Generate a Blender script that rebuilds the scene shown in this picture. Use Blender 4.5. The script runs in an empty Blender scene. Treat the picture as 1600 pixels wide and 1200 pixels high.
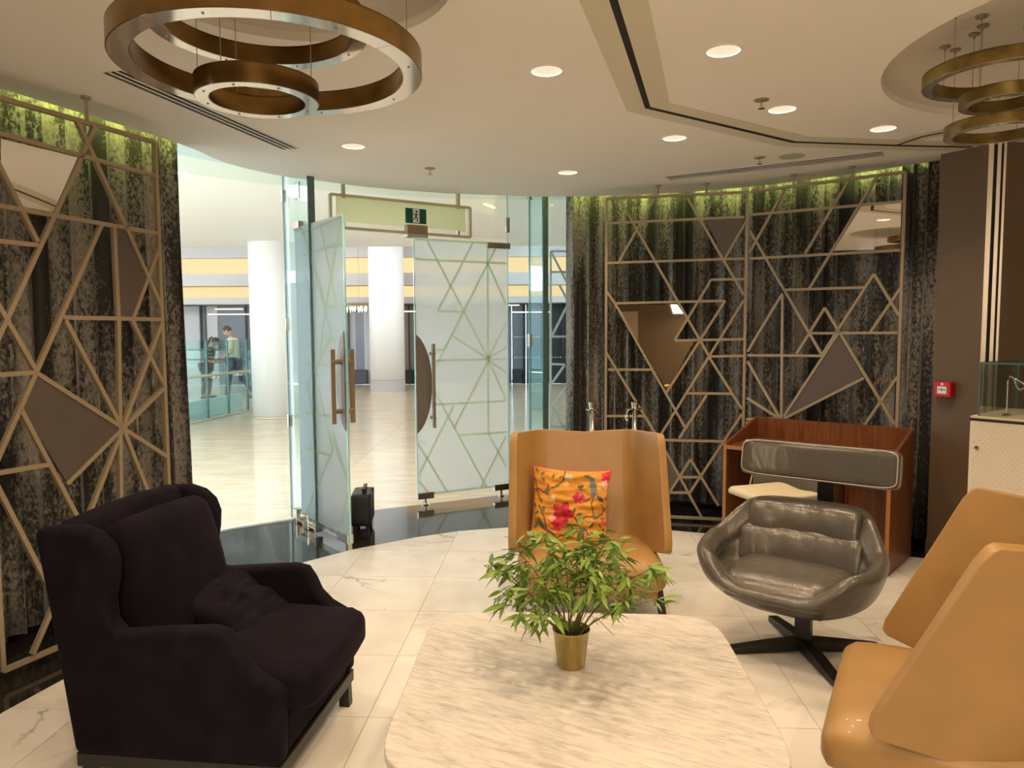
import bpy, bmesh, math, random
from mathutils import Vector, Matrix, noise
from mathutils.geometry import tessellate_polygon
random.seed(7)
S=bpy.context.scene; C=S.collection; D=bpy.data
R=math.radians; PI=math.pi
# ---------------------------------------------------------------- camera
FPX,PITCH,ROLL,EYE=1142.9,0.0731,-0.0051,1.6
fw=Vector((0,math.cos(PITCH),-math.sin(PITCH))); rt0=Vector((1,0,0)); up0=rt0.cross(fw)
RT=rt0*math.cos(ROLL)+up0*math.sin(ROLL); UP=-rt0*math.sin(ROLL)+up0*math.cos(ROLL)
cd=D.cameras.new('camera'); cam=D.objects.new('camera',cd); C.objects.link(cam); S.camera=cam
cd.sensor_width=36; cd.lens=FPX/1600*36; cd.clip_start=.05; cd.clip_end=200
m=Matrix((( RT.x,UP.x,-fw.x,0),(RT.y,UP.y,-fw.y,0),(RT.z,UP.z,-fw.z,EYE),(0,0,0,1))); cam.matrix_world=m
# ---------------------------------------------------------------- world and light
W=D.worlds.new('world'); S.world=W; W.use_nodes=True
bg=W.node_tree.nodes['Background']; bg.inputs[0].default_value=(.80,.90,1.0,1); bg.inputs[1].default_value=5.6
S.view_settings.view_transform='Standard'; S.view_settings.look='None'; S.view_settings.gamma=1
S.view_settings.use_curve_mapping=False; S.view_settings.exposure=0.42
CEIL=2.78
def area(name,loc,size,power,col,rot=(0,0,0),sy=None):
    l=D.lights.new(name,'AREA'); l.energy=power; l.color=col; l.size=size
    if sy: l.shape='RECTANGLE'; l.size_y=sy
    o=D.objects.new(name,l); C.objects.link(o); o.location=loc; o.rotation_euler=rot; return o
def spot(name,loc,power,col,ang=110,blend=.6,rad=.04):
    l=D.lights.new(name,'SPOT'); l.energy=power; l.color=col; l.spot_size=R(ang); l.spot_blend=blend; l.shadow_soft_size=rad
    o=D.objects.new(name,l); C.objects.link(o); o.location=loc; return o
WARM=(1.0,.73,.47)
# downlights of the room: those in the picture get a fitting further down, the others are extra spots with no fitting
DL=[(-1.005,4.77),(.165,3.43),(.905,3.2),(1.46,4.03),(1.01,4.61),(2.2,4.42),(.425,5.58)]
for x,y in DL: spot('downlight_beam',(x,y,CEIL+.02),32,WARM,125,.7,.05)
for x,y in [(.25,2.45),(-.9,1.2),(.6,1.0),(2.0,1.6),(-1.3,2.9),(-2.0,.2),(0,-.8),(1.8,-.6)]: spot('downlight_beam',(x,y,CEIL-.03),52 if (x,y)==(.25,2.45) else 40,WARM,130,.7,.05)
area('shop_fill',(0.4,-1.6,2.6),2.2,85,(1,.78,.55),(R(38),0,0))
# spots without fittings, added to light the mall outside the storefront
for x,y,p in [(-5.5,9.5,190),(-2.6,9.2,190),(.6,9.6,190),(-6.5,12.2,190),(-1.6,12.4,190),(1.8,12.4,190),(-8.5,15.5,260),(-5.2,17.2,260),(-1.6,16.6,260),(1.6,17.0,260),(-9,19.5,220),(-4.6,20,220),(.5,20,220)]:
    spot('mall_fill_spot',(x,y,3.2 if y<14 else 4.7),p*.24,(1,.88,.70),130,.8,.12)
# ---------------------------------------------------------------- image to plane helpers (measuring the photograph)
def ray(x,y): return RT*(x-800)-UP*(y-600)+fw*FPX
def F(x,y,z=0):
    d=ray(x,y); t=(z-EYE)/d.z; return (d.x*t,d.y*t)
def hit(x,y,A,B):
    """(s,z) on the upright plane through ground points A,B"""
    d=ray(x,y); ux,uy=B[0]-A[0],B[1]-A[1]; L=math.hypot(ux,uy); ux/=L; uy/=L
    nx,ny=-uy,ux; t=(A[0]*nx+A[1]*ny)/(d.x*nx+d.y*ny)
    X,Y,Z=d.x*t,d.y*t,EYE+d.z*t
    return ((X-A[0])*ux+(Y-A[1])*uy, Z)
# ---------------------------------------------------------------- mesh builder
class MB:
    def __init__(s): s.v=[]; s.f=[]
    def add(s,v,f,M=None):
        n=len(s.v); s.v+= [tuple(M@Vector(p)) if M else tuple(p) for p in v]; s.f+=[tuple(i+n for i in q) for q in f]; return s
    def box(s,c,d,rz=0,M=None):
        x,y,z=[k/2 for k in d]; v=[(a*x,b*y,e*z) for a in(-1,1) for b in(-1,1) for e in(-1,1)]
        T=Matrix.Translation(c)@Matrix.Rotation(rz,4,'Z')
        if M: T=M@T
        return s.add(v,[(0,1,3,2),(4,6,7,5),(0,4,5,1),(2,3,7,6),(0,2,6,4),(1,5,7,3)],T)
    def beam(s,p,q,w,d,side=None):
        p=Vector(p);q=Vector(q);ax=(q-p); L=ax.length; ax/=L
        side=Vector(side) if side else Vector((0,0,1)); 
        if abs(side.dot(ax))>.99: side=Vector((1,0,0))
        y=(side-ax*side.dot(ax)).normalized(); z=ax.cross(y)
        M=Matrix((ax,y,z)).transposed().to_4x4(); M.translation=(p+q)/2
        return s.box((0,0,0),(L,d,w),0,M)
    def prism(s,pts,z0,z1,M=None):
        n=len(pts); a=sum(pts[i][0]*pts[(i+1)%n][1]-pts[(i+1)%n][0]*pts[i][1] for i in range(n))
        if a<0: pts=pts[::-1]
        v=[(x,y,z0) for x,y in pts]+[(x,y,z1) for x,y in pts]
        return s.add(v,[tuple(range(n))[::-1],tuple(range(n,2*n))]+[(i,(i+1)%n,(i+1)%n+n,i+n) for i in range(n)],M)
    def tube(s,pts,r,n=8,caps=True,M=None):
        pts=[Vector(p) for p in pts]; k=len(pts); rr=r if isinstance(r,(list,tuple)) else [r]*k
        v=[];f=[];prev=None
        for i,p in enumerate(pts):
            t=(pts[min(i+1,k-1)]-pts[max(i-1,0)]).normalized()
            if prev is None: u=t.orthogonal().normalized()
            else: u=(prev-t*prev.dot(t)).normalized()
            prev=u; w=t.cross(u)
            v+=[tuple(p+(u*math.cos(2*PI*j/n)+w*math.sin(2*PI*j/n))*rr[i]) for j in range(n)]
        for i in range(k-1):
            for j in range(n): f.append((i*n+j,i*n+(j+1)%n,(i+1)*n+(j+1)%n,(i+1)*n+j))
        if caps: f+=[tuple(range(n))[::-1],tuple(range((k-1)*n,k*n))]
        return s.add(v,f,M)
    def lathe(s,prof,n=32,c=(0,0,0),closed=False,M=None,a0=0,a1=2*PI):
        v=[];f=[];k=len(prof); full=abs(a1-a0-2*PI)<1e-6; m_=n if full else n+1
        for i in range(m_):
            a=a0+(a1-a0)*i/n; v+=[(c[0]+r*math.cos(a),c[1]+r*math.sin(a),c[2]+z) for r,z in prof]
        for i in range(n):
            j=(i+1)%m_
            for q in range(k if closed else k-1):
                q2=(q+1)%k; f.append((i*k+q,j*k+q,j*k+q2,i*k+q2))
        return s.add(v,f,M)
    def grid(s,fn,nu,nv,cu=False,cv=False,M=None):
        v=[fn(i/(nu if cu else nu-1),j/(nv if cv else nv-1)) for i in range(nu) for j in range(nv)]; f=[]
        for i in range(nu if cu else nu-1):
            for j in range(nv if cv else nv-1):
                a,b=(i+1)%nu,(j+1)%nv; f.append((i*nv+j,a*nv+j,a*nv+b,i*nv+b))
        return s.add(v,f,M)
    def mesh(s,name,mat,smooth=False):
        me=D.meshes.new(name); me.from_pydata(s.v,[],s.f); me.validate()
        if mat: me.materials.append(mat)
        if smooth: me.polygons.foreach_set('use_smooth',[True]*len(me.polygons))
        me.update(); return me
    def build(s,name,mat,parent=None,smooth=False,bevel=0,seg=2,subsurf=0,loc=None,solid=0,weld=False,ang=40):
        me=s.mesh(name,mat,smooth)
        b=bmesh.new(); b.from_mesh(me)
        if weld: bmesh.ops.remove_doubles(b,verts=b.verts,dist=1e-5)
        if not solid: bmesh.ops.recalc_face_normals(b,faces=b.faces)
        b.to_mesh(me); b.free()
        o=D.objects.new(name,me); C.objects.link(o)
        if parent: o.parent=parent
        if loc: o.location=loc
        if solid: q=o.modifiers.new('solid','SOLIDIFY'); q.thickness=abs(solid); q.offset=1 if solid>0 else -1
        if bevel: q=o.modifiers.new('bevel','BEVEL'); q.width=bevel; q.segments=seg; q.limit_method='ANGLE'; q.angle_limit=R(ang)
        if subsurf: q=o.modifiers.new('sub','SUBSURF'); q.levels=subsurf; q.render_levels=subsurf
        return o
def rbox(c,d,r,n=4,M=None,fn=None):
    """rounded cushion-like box as one mesh"""
    mb=MB(); b=bmesh.new(); bmesh.ops.create_cube(b,size=1)
    bmesh.ops.subdivide_edges(b,edges=b.edges,cuts=n*3,use_grid_fill=True)
    hx,hy,hz=d[0]/2,d[1]/2,d[2]/2
    for v in b.verts:
        p=Vector((v.co.x*d[0],v.co.y*d[1],v.co.z*d[2]))
        q=Vector((max(-hx+r,min(hx-r,p.x)),max(-hy+r,min(hy-r,p.y)),max(-hz+r,min(hz-r,p.z))))
        e=p-q
        if e.length>1e-9: p=q+e.normalized()*min(r,e.length) if e.length>r else p
        if fn: p=Vector(fn(p))
        v.co=p
    b.verts.ensure_lookup_table(); T=Matrix.Translation(c)
    if M: T=M@T
    mb.add([v.co.copy() for v in b.verts],[tuple(v.index for v in f.verts) for f in b.faces],T); b.free(); return mb
def empty(name,loc,rz=0,label=None,cat=None,group=None,kind=None):
    o=D.objects.new(name,None); C.objects.link(o); o.location=loc; o.rotation_euler=(0,0,rz); o.empty_display_size=.1
    return tag(o,label,cat,group,kind)
def tag(o,label=None,cat=None,group=None,kind=None):
    if label: o['label']=label
    if cat: o['category']=cat
    if group: o['group']=group
    if kind: o['kind']=kind
    return o
def share(name,me,parent=None,loc=(0,0,0),rot=(0,0,0)):
    o=D.objects.new(name,me); C.objects.link(o); o.parent=parent; o.location=loc; o.rotation_euler=rot; return o
# ---------------------------------------------------------------- materials
def mat(name,col=(.5,.5,.5),rough=.5,metal=0,**k):
    m_=D.materials.new(name); m_.use_nodes=True; p=m_.node_tree.nodes['Principled BSDF']
    p.inputs['Base Color'].default_value=(*col,1); p.inputs['Roughness'].default_value=rough; p.inputs['Metallic'].default_value=metal
    for a,b in k.items(): p.inputs[a.replace('_',' ')].default_value=b
    return m_
def nodes(m_): return m_.node_tree.nodes,m_.node_tree.links,m_.node_tree.nodes['Principled BSDF']
def tex(m_,kind,scale=5,coord='Object',mapping=(1,1,1),rot=(0,0,0),detail=4,dist=0,rand=False,rough=.5):
    N,L,p=nodes(m_); tc=N.new('ShaderNodeTexCoord'); mp=N.new('ShaderNodeMapping'); mp.inputs['Scale'].default_value=mapping
    mr=N.new('ShaderNodeMapping'); mr.inputs['Rotation'].default_value=rot
    src=tc.outputs[coord]
    if rand:
        oi=N.new('ShaderNodeObjectInfo'); ml=N.new('ShaderNodeVectorMath'); ml.operation='SCALE'; ml.inputs[0].default_value=(37,51,23)
        L.new(oi.outputs['Random'],ml.inputs['Scale']); ad=N.new('ShaderNodeVectorMath'); L.new(src,ad.inputs[0]); L.new(ml.outputs[0],ad.inputs[1]); src=ad.outputs[0]
    L.new(src,mr.inputs['Vector']); L.new(mr.outputs[0],mp.inputs['Vector']); t=N.new('ShaderNodeTexNoise')
    t.inputs['Scale'].default_value=scale; t.inputs['Detail'].default_value=detail; t.inputs['Distortion'].default_value=dist; t.inputs['Roughness'].default_value=rough
    L.new(mp.outputs[0],t.inputs['Vector']); return t.outputs['Fac']
def ramp(m_,fac,stops,target='Base Color'):
    N,L,p=nodes(m_); r=N.new('ShaderNodeValToRGB'); e=r.color_ramp.elements
    while len(e)<len(stops): e.new(.5)
    for i,(pos,c) in enumerate(stops):
        e[i].position=pos; e[i].color=(*c,1) if len(c)==3 else c
    L.new(fac,r.inputs[0])
    if target: L.new(r.outputs[0],p.inputs[target])
    return r.outputs[0]
def bump(m_,fac,strength=.2,dist=.01):
    N,L,p=nodes(m_); b=N.new('ShaderNodeBump'); b.inputs['Strength'].default_value=strength; b.inputs['Distance'].default_value=dist
    L.new(fac,b.inputs['Height']); L.new(b.outputs[0],p.inputs['Normal'])
def emis(name,col,st):
    m_=mat(name,(.06,.05,.04)); _,_,p=nodes(m_); p.inputs['Emission Color'].default_value=(*col,1); p.inputs['Emission Strength'].default_value=st; return m_
def mixn(m_,a,b,fac,mode='MIX'):
    N,L,p=nodes(m_); x=N.new('ShaderNodeMix'); x.data_type='RGBA'; x.blend_type=mode
    for s_,v in ((x.inputs[0],fac),(x.inputs[6],a),(x.inputs[7],b)):
        if hasattr(v,'links') or hasattr(v,'is_linked'): L.new(v,s_)
        elif isinstance(v,(int,float)): s_.default_value=v
        else: s_.default_value=(*v,1)
    return x.outputs[2]
M={}
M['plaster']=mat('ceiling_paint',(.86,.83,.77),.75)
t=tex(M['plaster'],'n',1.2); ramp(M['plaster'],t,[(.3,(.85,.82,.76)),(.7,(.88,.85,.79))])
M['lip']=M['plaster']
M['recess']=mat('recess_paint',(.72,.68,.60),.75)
# polished white marble floor tiles with sparse grey veins
mm=M['tile']=mat('veined_marble',(.8,.76,.7),.13)
a=tex(mm,'n',.9,dist=1.1,rand=True,detail=5,rough=.5); v1=ramp(mm,a,[(.488,(0,0,0)),(.5,(.8,.8,.8)),(.512,(0,0,0))],None)
b_=tex(mm,'n',2.2,rand=True,detail=3); v2=ramp(mm,b_,[(.48,(0,0,0)),(.66,(1,1,1))],None)
vein=mixn(mm,v1,v2,1.0,'MULTIPLY')
c_=tex(mm,'n',3.0,rand=True,detail=5); base=ramp(mm,c_,[(.3,(.72,.68,.61)),(.55,(.82,.79,.73)),(.8,(.85,.82,.77))],None)
o_=mixn(mm,base,(.30,.27,.25),vein); nodes(mm)[1].new(o_,nodes(mm)[2].inputs['Base Color'])
M['grout']=mat('grout',(.34,.28,.2),.8)
mm=M['granite']=mat('black_granite',(.02,.018,.016),.08,IOR=1.75); t=tex(mm,'n',90,detail=2); ramp(mm,t,[(.55,(.014,.012,.011)),(.72,(.05,.045,.04))])
mm=M['mallstone']=mat('beige_stone',(.62,.54,.43),.14); t=tex(mm,'n',1.6,mapping=(1,4,1),rand=True,detail=5,dist=.6); ramp(mm,t,[(.3,(.60,.48,.33)),(.7,(.74,.62,.45))])
mm=M['table']=mat('table_marble',(.7,.64,.56),.22)
a=tex(mm,'n',11,mapping=(1,4.6,1),rot=(0,0,R(24)),detail=8,dist=.5,rough=.70); b_=tex(mm,'n',2.5,detail=3); ad=nodes(mm)[0].new('ShaderNodeMath'); ad.operation='MULTIPLY_ADD'; nodes(mm)[1].new(b_,ad.inputs[0]); ad.inputs[1].default_value=.35; nodes(mm)[1].new(a,ad.inputs[2]); col=ramp(mm,ad.outputs[0],[(.48,(.40,.375,.345)),(.60,(.51,.48,.45)),(.72,(.60,.57,.525)),(.9,(.68,.65,.60))])
mm=M['curtain']=mat('crushed_velvet',(.1,.09,.07),.55,Sheen_Weight=.25)
a=tex(mm,'n',66,mapping=(1,1,.55),detail=6,dist=.4,rough=.68); b_=tex(mm,'n',7,mapping=(1,1,.10),detail=2)
ad=nodes(mm)[0].new('ShaderNodeMath'); ad.operation='MULTIPLY_ADD'; nodes(mm)[1].new(b_,ad.inputs[0]); ad.inputs[1].default_value=1.0; nodes(mm)[1].new(a,ad.inputs[2]); hv=nodes(mm)[0].new('ShaderNodeMath'); hv.operation='MULTIPLY'; hv.inputs[1].default_value=.5; nodes(mm)[1].new(ad.outputs[0],hv.inputs[0])
ramp(mm,hv.outputs[0],[(.460,(.008,.008,.007)),(.495,(.055,.051,.045)),(.530,(.20,.188,.165)),(.64,(.36,.34,.30))])
M['bar']=mat('champagne_metal',(.36,.29,.195),.45,.2)
M['greypanel']=mat('taupe_panel',(.105,.085,.07),.45)
M['mirror']=mat('mirror',(.92,.90,.86),.02,1)
mm=M['brownwall']=mat('brown_wallcovering',(.135,.092,.052),.6); t=tex(mm,'n',160,detail=2); bump(mm,t,.15,.002)
M['alu']=mat('aluminium',(.62,.56,.48),.35,.7)
M['dark']=mat('dark_gap',(.012,.01,.009),.7)
M['black']=mat('black_paint',(.010,.009,.008),.4)
mm=M['velvet']=mat('black_velvet',(.006,.004,.007),.9,Sheen_Weight=.05,Sheen_Roughness=.35,Sheen_Tint=(.45,.25,.5,1),Specular_IOR_Level=.15); t=tex(mm,'n',5,detail=3,dist=1); ramp(mm,t,[(.3,(.003,.002,.004)),(.7,(.009,.006,.0125))])
mm=M['tan']=mat('tan_leather',(.40,.215,.08),.42,Coat_Weight=.06); t=tex(mm,'n',6,detail=3); ramp(mm,t,[(.3,(.325,.19,.062)),(.7,(.38,.22,.074))]); t=tex(mm,'n',260,detail=2); bump(mm,t,.12,.001)
M['tanseam']=mat('tan_stitch',(.50,.27,.10),.5)
mm=M['grey']=mat('grey_leather',(.085,.076,.062),.30,Coat_Weight=.2,Coat_Roughness=.25); t=tex(mm,'n',9,mapping=(1,1,.5),detail=3,dist=1.2); bump(mm,t,.45,.016)
M['greyshell']=mat('grey_shell_leather',(.17,.15,.12),.4)
M['piping']=mat('pale_piping',(.36,.33,.28),.4)
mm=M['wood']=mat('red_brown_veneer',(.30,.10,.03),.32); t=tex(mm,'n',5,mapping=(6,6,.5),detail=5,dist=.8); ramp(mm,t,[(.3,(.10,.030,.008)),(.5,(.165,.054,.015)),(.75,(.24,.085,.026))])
M['woodedge']=mat('lit_wood_edge',(.36,.15,.05),.3)  # brighter wood colour holds the light on the front edges
mm=M['brass']=mat('aged_brass',(.40,.25,.09),.26,.95); t=tex(mm,'n',5,detail=5,dist=.5); ramp(mm,t,[(.3,(.15,.085,.03)),(.6,(.30,.18,.055)),(.85,(.42,.27,.09))])
mm=M['brass2']=mat('golden_brass',(.45,.32,.12),.34,.85); t=tex(mm,'n',7,detail=5,dist=.5); ramp(mm,t,[(.3,(.15,.10,.03)),(.6,(.30,.22,.075)),(.85,(.42,.32,.12))])
M['ringface']=mat('pale_ring_underside',(.66,.62,.58),.10,.75)
M['gold']=mat('gold_pot',(.48,.38,.13),.22,.95)
M['soil']=mat('dark_soil',(.02,.014,.01),.95)
M['cane']=mat('green_cane',(.09,.10,.03),.5)
M['leaf']=[mat('bamboo_leaf',c,.45) for c in ((.16,.27,.035),(.095,.18,.028),(.27,.38,.07))]
for q in M['leaf']: nodes(q)[2].inputs['Transmission Weight'].default_value=0
M['bronze']=mat('bronze_metal',(.32,.25,.17),.38,.4)
M['steel']=mat('polished_steel',(.62,.58,.52),.14,1)
M['white']=mat('white_paint',(.82,.82,.80),.6)
M['column']=mat('column_paint',(.86,.84,.80),.5)
M['warmcove']=emis('painted_cove_glow',(1.0,.64,.28),.84)  # warm light on the cove faces, put in as surface glow
M['fascia']=mat('grey_fascia',(.46,.43,.41),.6)
M['lamp']=emis('downlight_glow',(1.0,.84,.60),3.0)
M['reflector']=emis('downlight_reflector_glow',(1.0,.82,.60),.65)  # lamp light on the reflector cone, put in as its own glow
M['led']=emis('lime_led',(.85,.95,.22),30)
M['green']=mat('sign_green',(.0,.09,.055),.4)
M['signwhite']=mat('sign_white',(.8,.82,.78),.4)
M['red']=mat('red_plastic',(.50,.008,.012),.35)
M['plastic']=mat('black_plastic',(.008,.008,.009),.38)
mm=M['casewhite']=mat('cream_case_panel',(.72,.64,.50),.5)
M['cream']=mat('cream_cloth',(.62,.54,.38),.9)
M['skin']=mat('skin',(.50,.27,.18),.55); M['hair']=mat('dark_hair',(.02,.014,.01),.6)
M['polo']=mat('pale_polo',(.62,.62,.46),.8); M['jeans']=mat('dark_jeans',(.03,.04,.06),.85)
mm=M['floral']=mat('floral_top',(.1,.1,.08),.8); t=tex(mm,'n',11,detail=2); ramp(mm,t,[(.45,(.02,.03,.03)),(.52,(.45,.38,.30)),(.6,(.05,.09,.07))])
M['shop']=mat('dark_shopfront',(.035,.032,.033),.2); M['shop2']=mat('grey_shopfront',(.14,.14,.15),.3); M['shop3']=mat('pale_shop_panel',(.42,.42,.42),.5); M['shop4']=mat('olive_shop_panel',(.20,.17,.11),.5)
M['paleblue']=mat('pale_blue_upstand',(.62,.84,.90),.4)
M['crystal']=emis('crystal_glow',(1,.85,.6),2.6)
M['strip']=emis('shop_strip_light',(1,.85,.65),1.6)
M['display']=mat('sign_plain',(.3,.3,.3),.5)
def glass(name,tint,g=1.0,ior=1.45,rough=0):
    m_=D.materials.new(name); m_.use_nodes=True; N=m_.node_tree.nodes; L=m_.node_tree.links; N.clear()
    o=N.new('ShaderNodeOutputMaterial'); tr=N.new('ShaderNodeBsdfTransparent'); tr.inputs[0].default_value=(*tint,1)
    gl=N.new('ShaderNodeBsdfGlossy'); gl.inputs['Roughness'].default_value=rough; gl.inputs[0].default_value=(.95,1,.98,1)
    fr=N.new('ShaderNodeFresnel'); fr.inputs[0].default_value=ior; mu=N.new('ShaderNodeMath'); mu.operation='MULTIPLY'; mu.inputs[1].default_value=g
    mx=N.new('ShaderNodeMixShader'); L.new(fr.outputs[0],mu.inputs[0]); L.new(mu.outputs[0],mx.inputs[0]); L.new(tr.outputs[0],mx.inputs[1]); L.new(gl.outputs[0],mx.inputs[2]); L.new(mx.outputs[0],o.inputs[0]); return m_
M['glass']=glass('clear_glass',(.975,.99,.985),.7)
M['glassblue']=glass('teal_glass',(.88,.965,.985),.35)
M['glassrail']=glass('railing_glass',(.86,.965,.965),.45)
M['glassedge']=mat('glass_edge',(.10,.17,.17),.15)
M['glassedgelit']=mat('bright_glass_edge',(.40,.72,.74),.15)  # copy of the glass edge with light put into its colour
def film(name,col,transp):
    m_=D.materials.new(name); m_.use_nodes=True; N=m_.node_tree.nodes; L=m_.node_tree.links; N.clear()
    o=N.new('ShaderNodeOutputMaterial'); tl=N.new('ShaderNodeBsdfTranslucent'); tl.inputs[0].default_value=(*col,1); df=N.new('ShaderNodeBsdfDiffuse'); df.inputs[0].default_value=(*col,1)
    a=N.new('ShaderNodeMixShader'); a.inputs[0].default_value=.15; L.new(tl.outputs[0],a.inputs[1]); L.new(df.outputs[0],a.inputs[2])
    tp=N.new('ShaderNodeBsdfTransparent'); b=N.new('ShaderNodeMixShader'); b.inputs[0].default_value=transp; L.new(a.outputs[0],b.inputs[1]); L.new(tp.outputs[0],b.inputs[2]); L.new(b.outputs[0],o.inputs[0]); return m_
M['film']=film('frosted_film',(.92,.97,1.0),.18)
M['filmline']=film('olive_film_line',(.80,.86,.74),.12)
M['transom']=film('lime_frosted_panel',(.86,.86,.62),.2)
# ================================================================ SETTING
def crom(pts,n=8):
    out=[]
    P_=[pts[0]]+list(pts)+[pts[-1]]
    for i in range(1,len(P_)-2):
        for k in range(n):
            t=k/n; a,b,c,d=[Vector(P_[i+j]) for j in(-1,0,1,2)]
            out.append(tuple(.5*((2*b)+(c-a)*t+(2*a-5*b+4*c-d)*t*t+(3*b-a-3*c+d)*t**3)))
    out.append(tuple(pts[-1])); return out
def off(path,d):
    out=[]
    for i,p in enumerate(path):
        a=Vector(path[max(i-1,0)]); b=Vector(path[min(i+1,len(path)-1)]); t=(b-a).normalized(); out.append((p[0]-t.y*d,p[1]+t.x*d))
    return out
LIP=crom([(-2.95,1.6),(-2.80,2.4),(-2.66,3.05),(-2.468,3.632),(-2.09,4.652),(-1.99,5.231),(-1.744,5.663),(-1.503,5.86),(-1.056,6.185),(-.542,6.398),(.008,6.534),(.462,6.577),(1.2,6.50),(1.96,6.19),(2.6,5.70),(3.03,5.244)],6)
def slab(name,outer,holes,z0,z1,mt,parent=None,kind='structure'):
    """flat slab with holes: bottom, top and rims"""
    vs=[Vector((x,y,0)) for x,y in outer]; rings=[vs]+[[Vector((x,y,0)) for x,y in h] for h in holes]
    tri=tessellate_polygon(rings); flat=[v for r in rings for v in r]; n=len(flat); mb=MB()
    v=[(p.x,p.y,z0) for p in flat]+[(p.x,p.y,z1) for p in flat]; f=[tuple(t) for t in tri]+[tuple(i+n for i in t)[::-1] for t in tri]
    k=0
    for r in rings:
        m_=len(r)
        for i in range(m_): f.append((k+i,k+(i+1)%m_,k+(i+1)%m_+n,k+i+n))
        k+=m_
    mb.add(v,f); o=mb.build(name,mt,parent)
    if kind and not parent: o['kind']=kind
    return o
def circle(cx,cy,r,n=32): return [(cx+r*math.cos(2*PI*i/n),cy+r*math.sin(2*PI*i/n)) for i in range(n)]
RL=(-.75,2.52,.562); RR=(2.74,3.13,1.075)
SPK=[];
outer=[(-3.05,-2.6),(-3.0,1.4)]+LIP+[(3.14,5.02),(3.3,4.86),(6.2,4.9),(6.2,-2.6)]
SLOTL=(F(175,112,CEIL),F(455,233,CEIL)); SLOTR=(F(1042,279,CEIL),F(1380,240,CEIL))
def strip_rect(a,b,w,e=0):
    a=Vector(a);b=Vector(b);u=(b-a).normalized();n=Vector((-u.y,u.x)); a=a-u*e;b=b+u*e
    return [tuple(a-n*w/2),tuple(b-n*w/2),tuple(b+n*w/2),tuple(a+n*w/2)]
TRACK=[F(940,-60,CEIL),F(1012,167,CEIL),F(1240,221,CEIL),F(1400,226.5,CEIL),F(1518,229,CEIL)]
holes=[circle(*RL,48),circle(*RR,64)]+[circle(x,y,.075,24) for x,y in DL]+[strip_rect(*SLOTL,.13),strip_rect(*SLOTR,.17)]
ceil=slab('ceiling',outer,holes,CEIL,CEIL+.035,M['plaster'])
# recesses of the ceiling
for (cx,cy,r),nm in ((RL,'left'),(RR,'right')):
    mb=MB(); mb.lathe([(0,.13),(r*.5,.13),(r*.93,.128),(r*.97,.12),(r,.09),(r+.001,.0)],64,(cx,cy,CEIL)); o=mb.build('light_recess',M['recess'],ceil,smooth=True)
# roof above the ceiling so daylight stays outside
mb=MB(); mb.prism([(-3.4,-3),(-3.4,4.6),(-3.0,5.9),(-2.2,6.9),(-.8,7.6),(1,7.9),(2.4,7.6),(3.6,6.9),(6.6,6.8),(6.6,-3)],3.12,3.2); o=mb.build('roof_slab',M['white']); o['kind']='structure'
# floor: grout bed, marble tiles, granite border
MARB=[(-2.33,-2.55),(-2.28,.9),(-2.24,2.0),(-2.16,2.98),(-2.05,3.40),(-1.80,4.30),(-1.47,4.96),(-1.18,5.27),(-.75,5.58),(-.436,5.75),(0,5.86),(.6,5.87),(1.22,5.76),(1.65,5.60),(2.3,5.30),(2.86,5.0),(3.3,4.74),(4.2,3.9),(5,2.4),(6.2,-2.55)]
GLASSL=[(-3.3,3.4),(-3.05,4.6),(-2.62,5.46),(-2.28,5.86),(-1.88,6.14)]
GLASSR=[(.17,7.18),(.75,7.22),(1.4,7.12),(2.4,6.8),(3.6,6.2)]
gr=slab('floor_granite_border',[(-3.3,-2.6)]+GLASSL+GLASSR+[(6.2,6.2),(6.2,-2.6)],[],-.06,-.001,M['granite'])
fl=slab('floor',MARB,[],-.03,.001,M['grout'])
def clip(poly,edges):
    n=len(edges)
    for i in range(n):
        a=Vector(edges[i]);b=Vector(edges[(i+1)%n]); out=[]
        side=lambda p:(b.x-a.x)*(p[1]-a.y)-(b.y-a.y)*(p[0]-a.x)
        for j in range(len(poly)):
            p,q=poly[j],poly[(j+1)%len(poly)]; sp,sq=side(p),side(q)
            if sp<=0: out.append(p)
            if (sp<0<sq) or (sq<0<sp):
                t=sp/(sp-sq); out.append((p[0]+(q[0]-p[0])*t,p[1]+(q[1]-p[1])*t))
        poly=out
        if len(poly)<3: return []
    return poly
th=-.0583; ct,st=math.cos(th),math.sin(th); TW,TD,X0,Y0=.382*1.6,.3604*1.6,-.8654*1.6,3.2451*1.6
for i in range(-5,13):
    for j in range(-1,13):
        g=.0016; x0,x1=X0+TW*i+g,X0+TW*(i+1)-g; y1,y0=Y0-TD*(j-1)-g,Y0-TD*j+g
        q=[(ct*x-st*y,st*x+ct*y) for x,y in((x0,y0),(x1,y0),(x1,y1),(x0,y1))]
        q=clip(q,[(x*.999,y*.999) for x,y in MARB])
        if len(q)>2:
            cx=sum(p[0] for p in q)/len(q); cy=sum(p[1] for p in q)/len(q)
            mb=MB(); mb.prism([(p[0]-cx,p[1]-cy) for p in q],-.01,.0028); mb.build('tile',M['tile'],fl,loc=(cx,cy,0))
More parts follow.
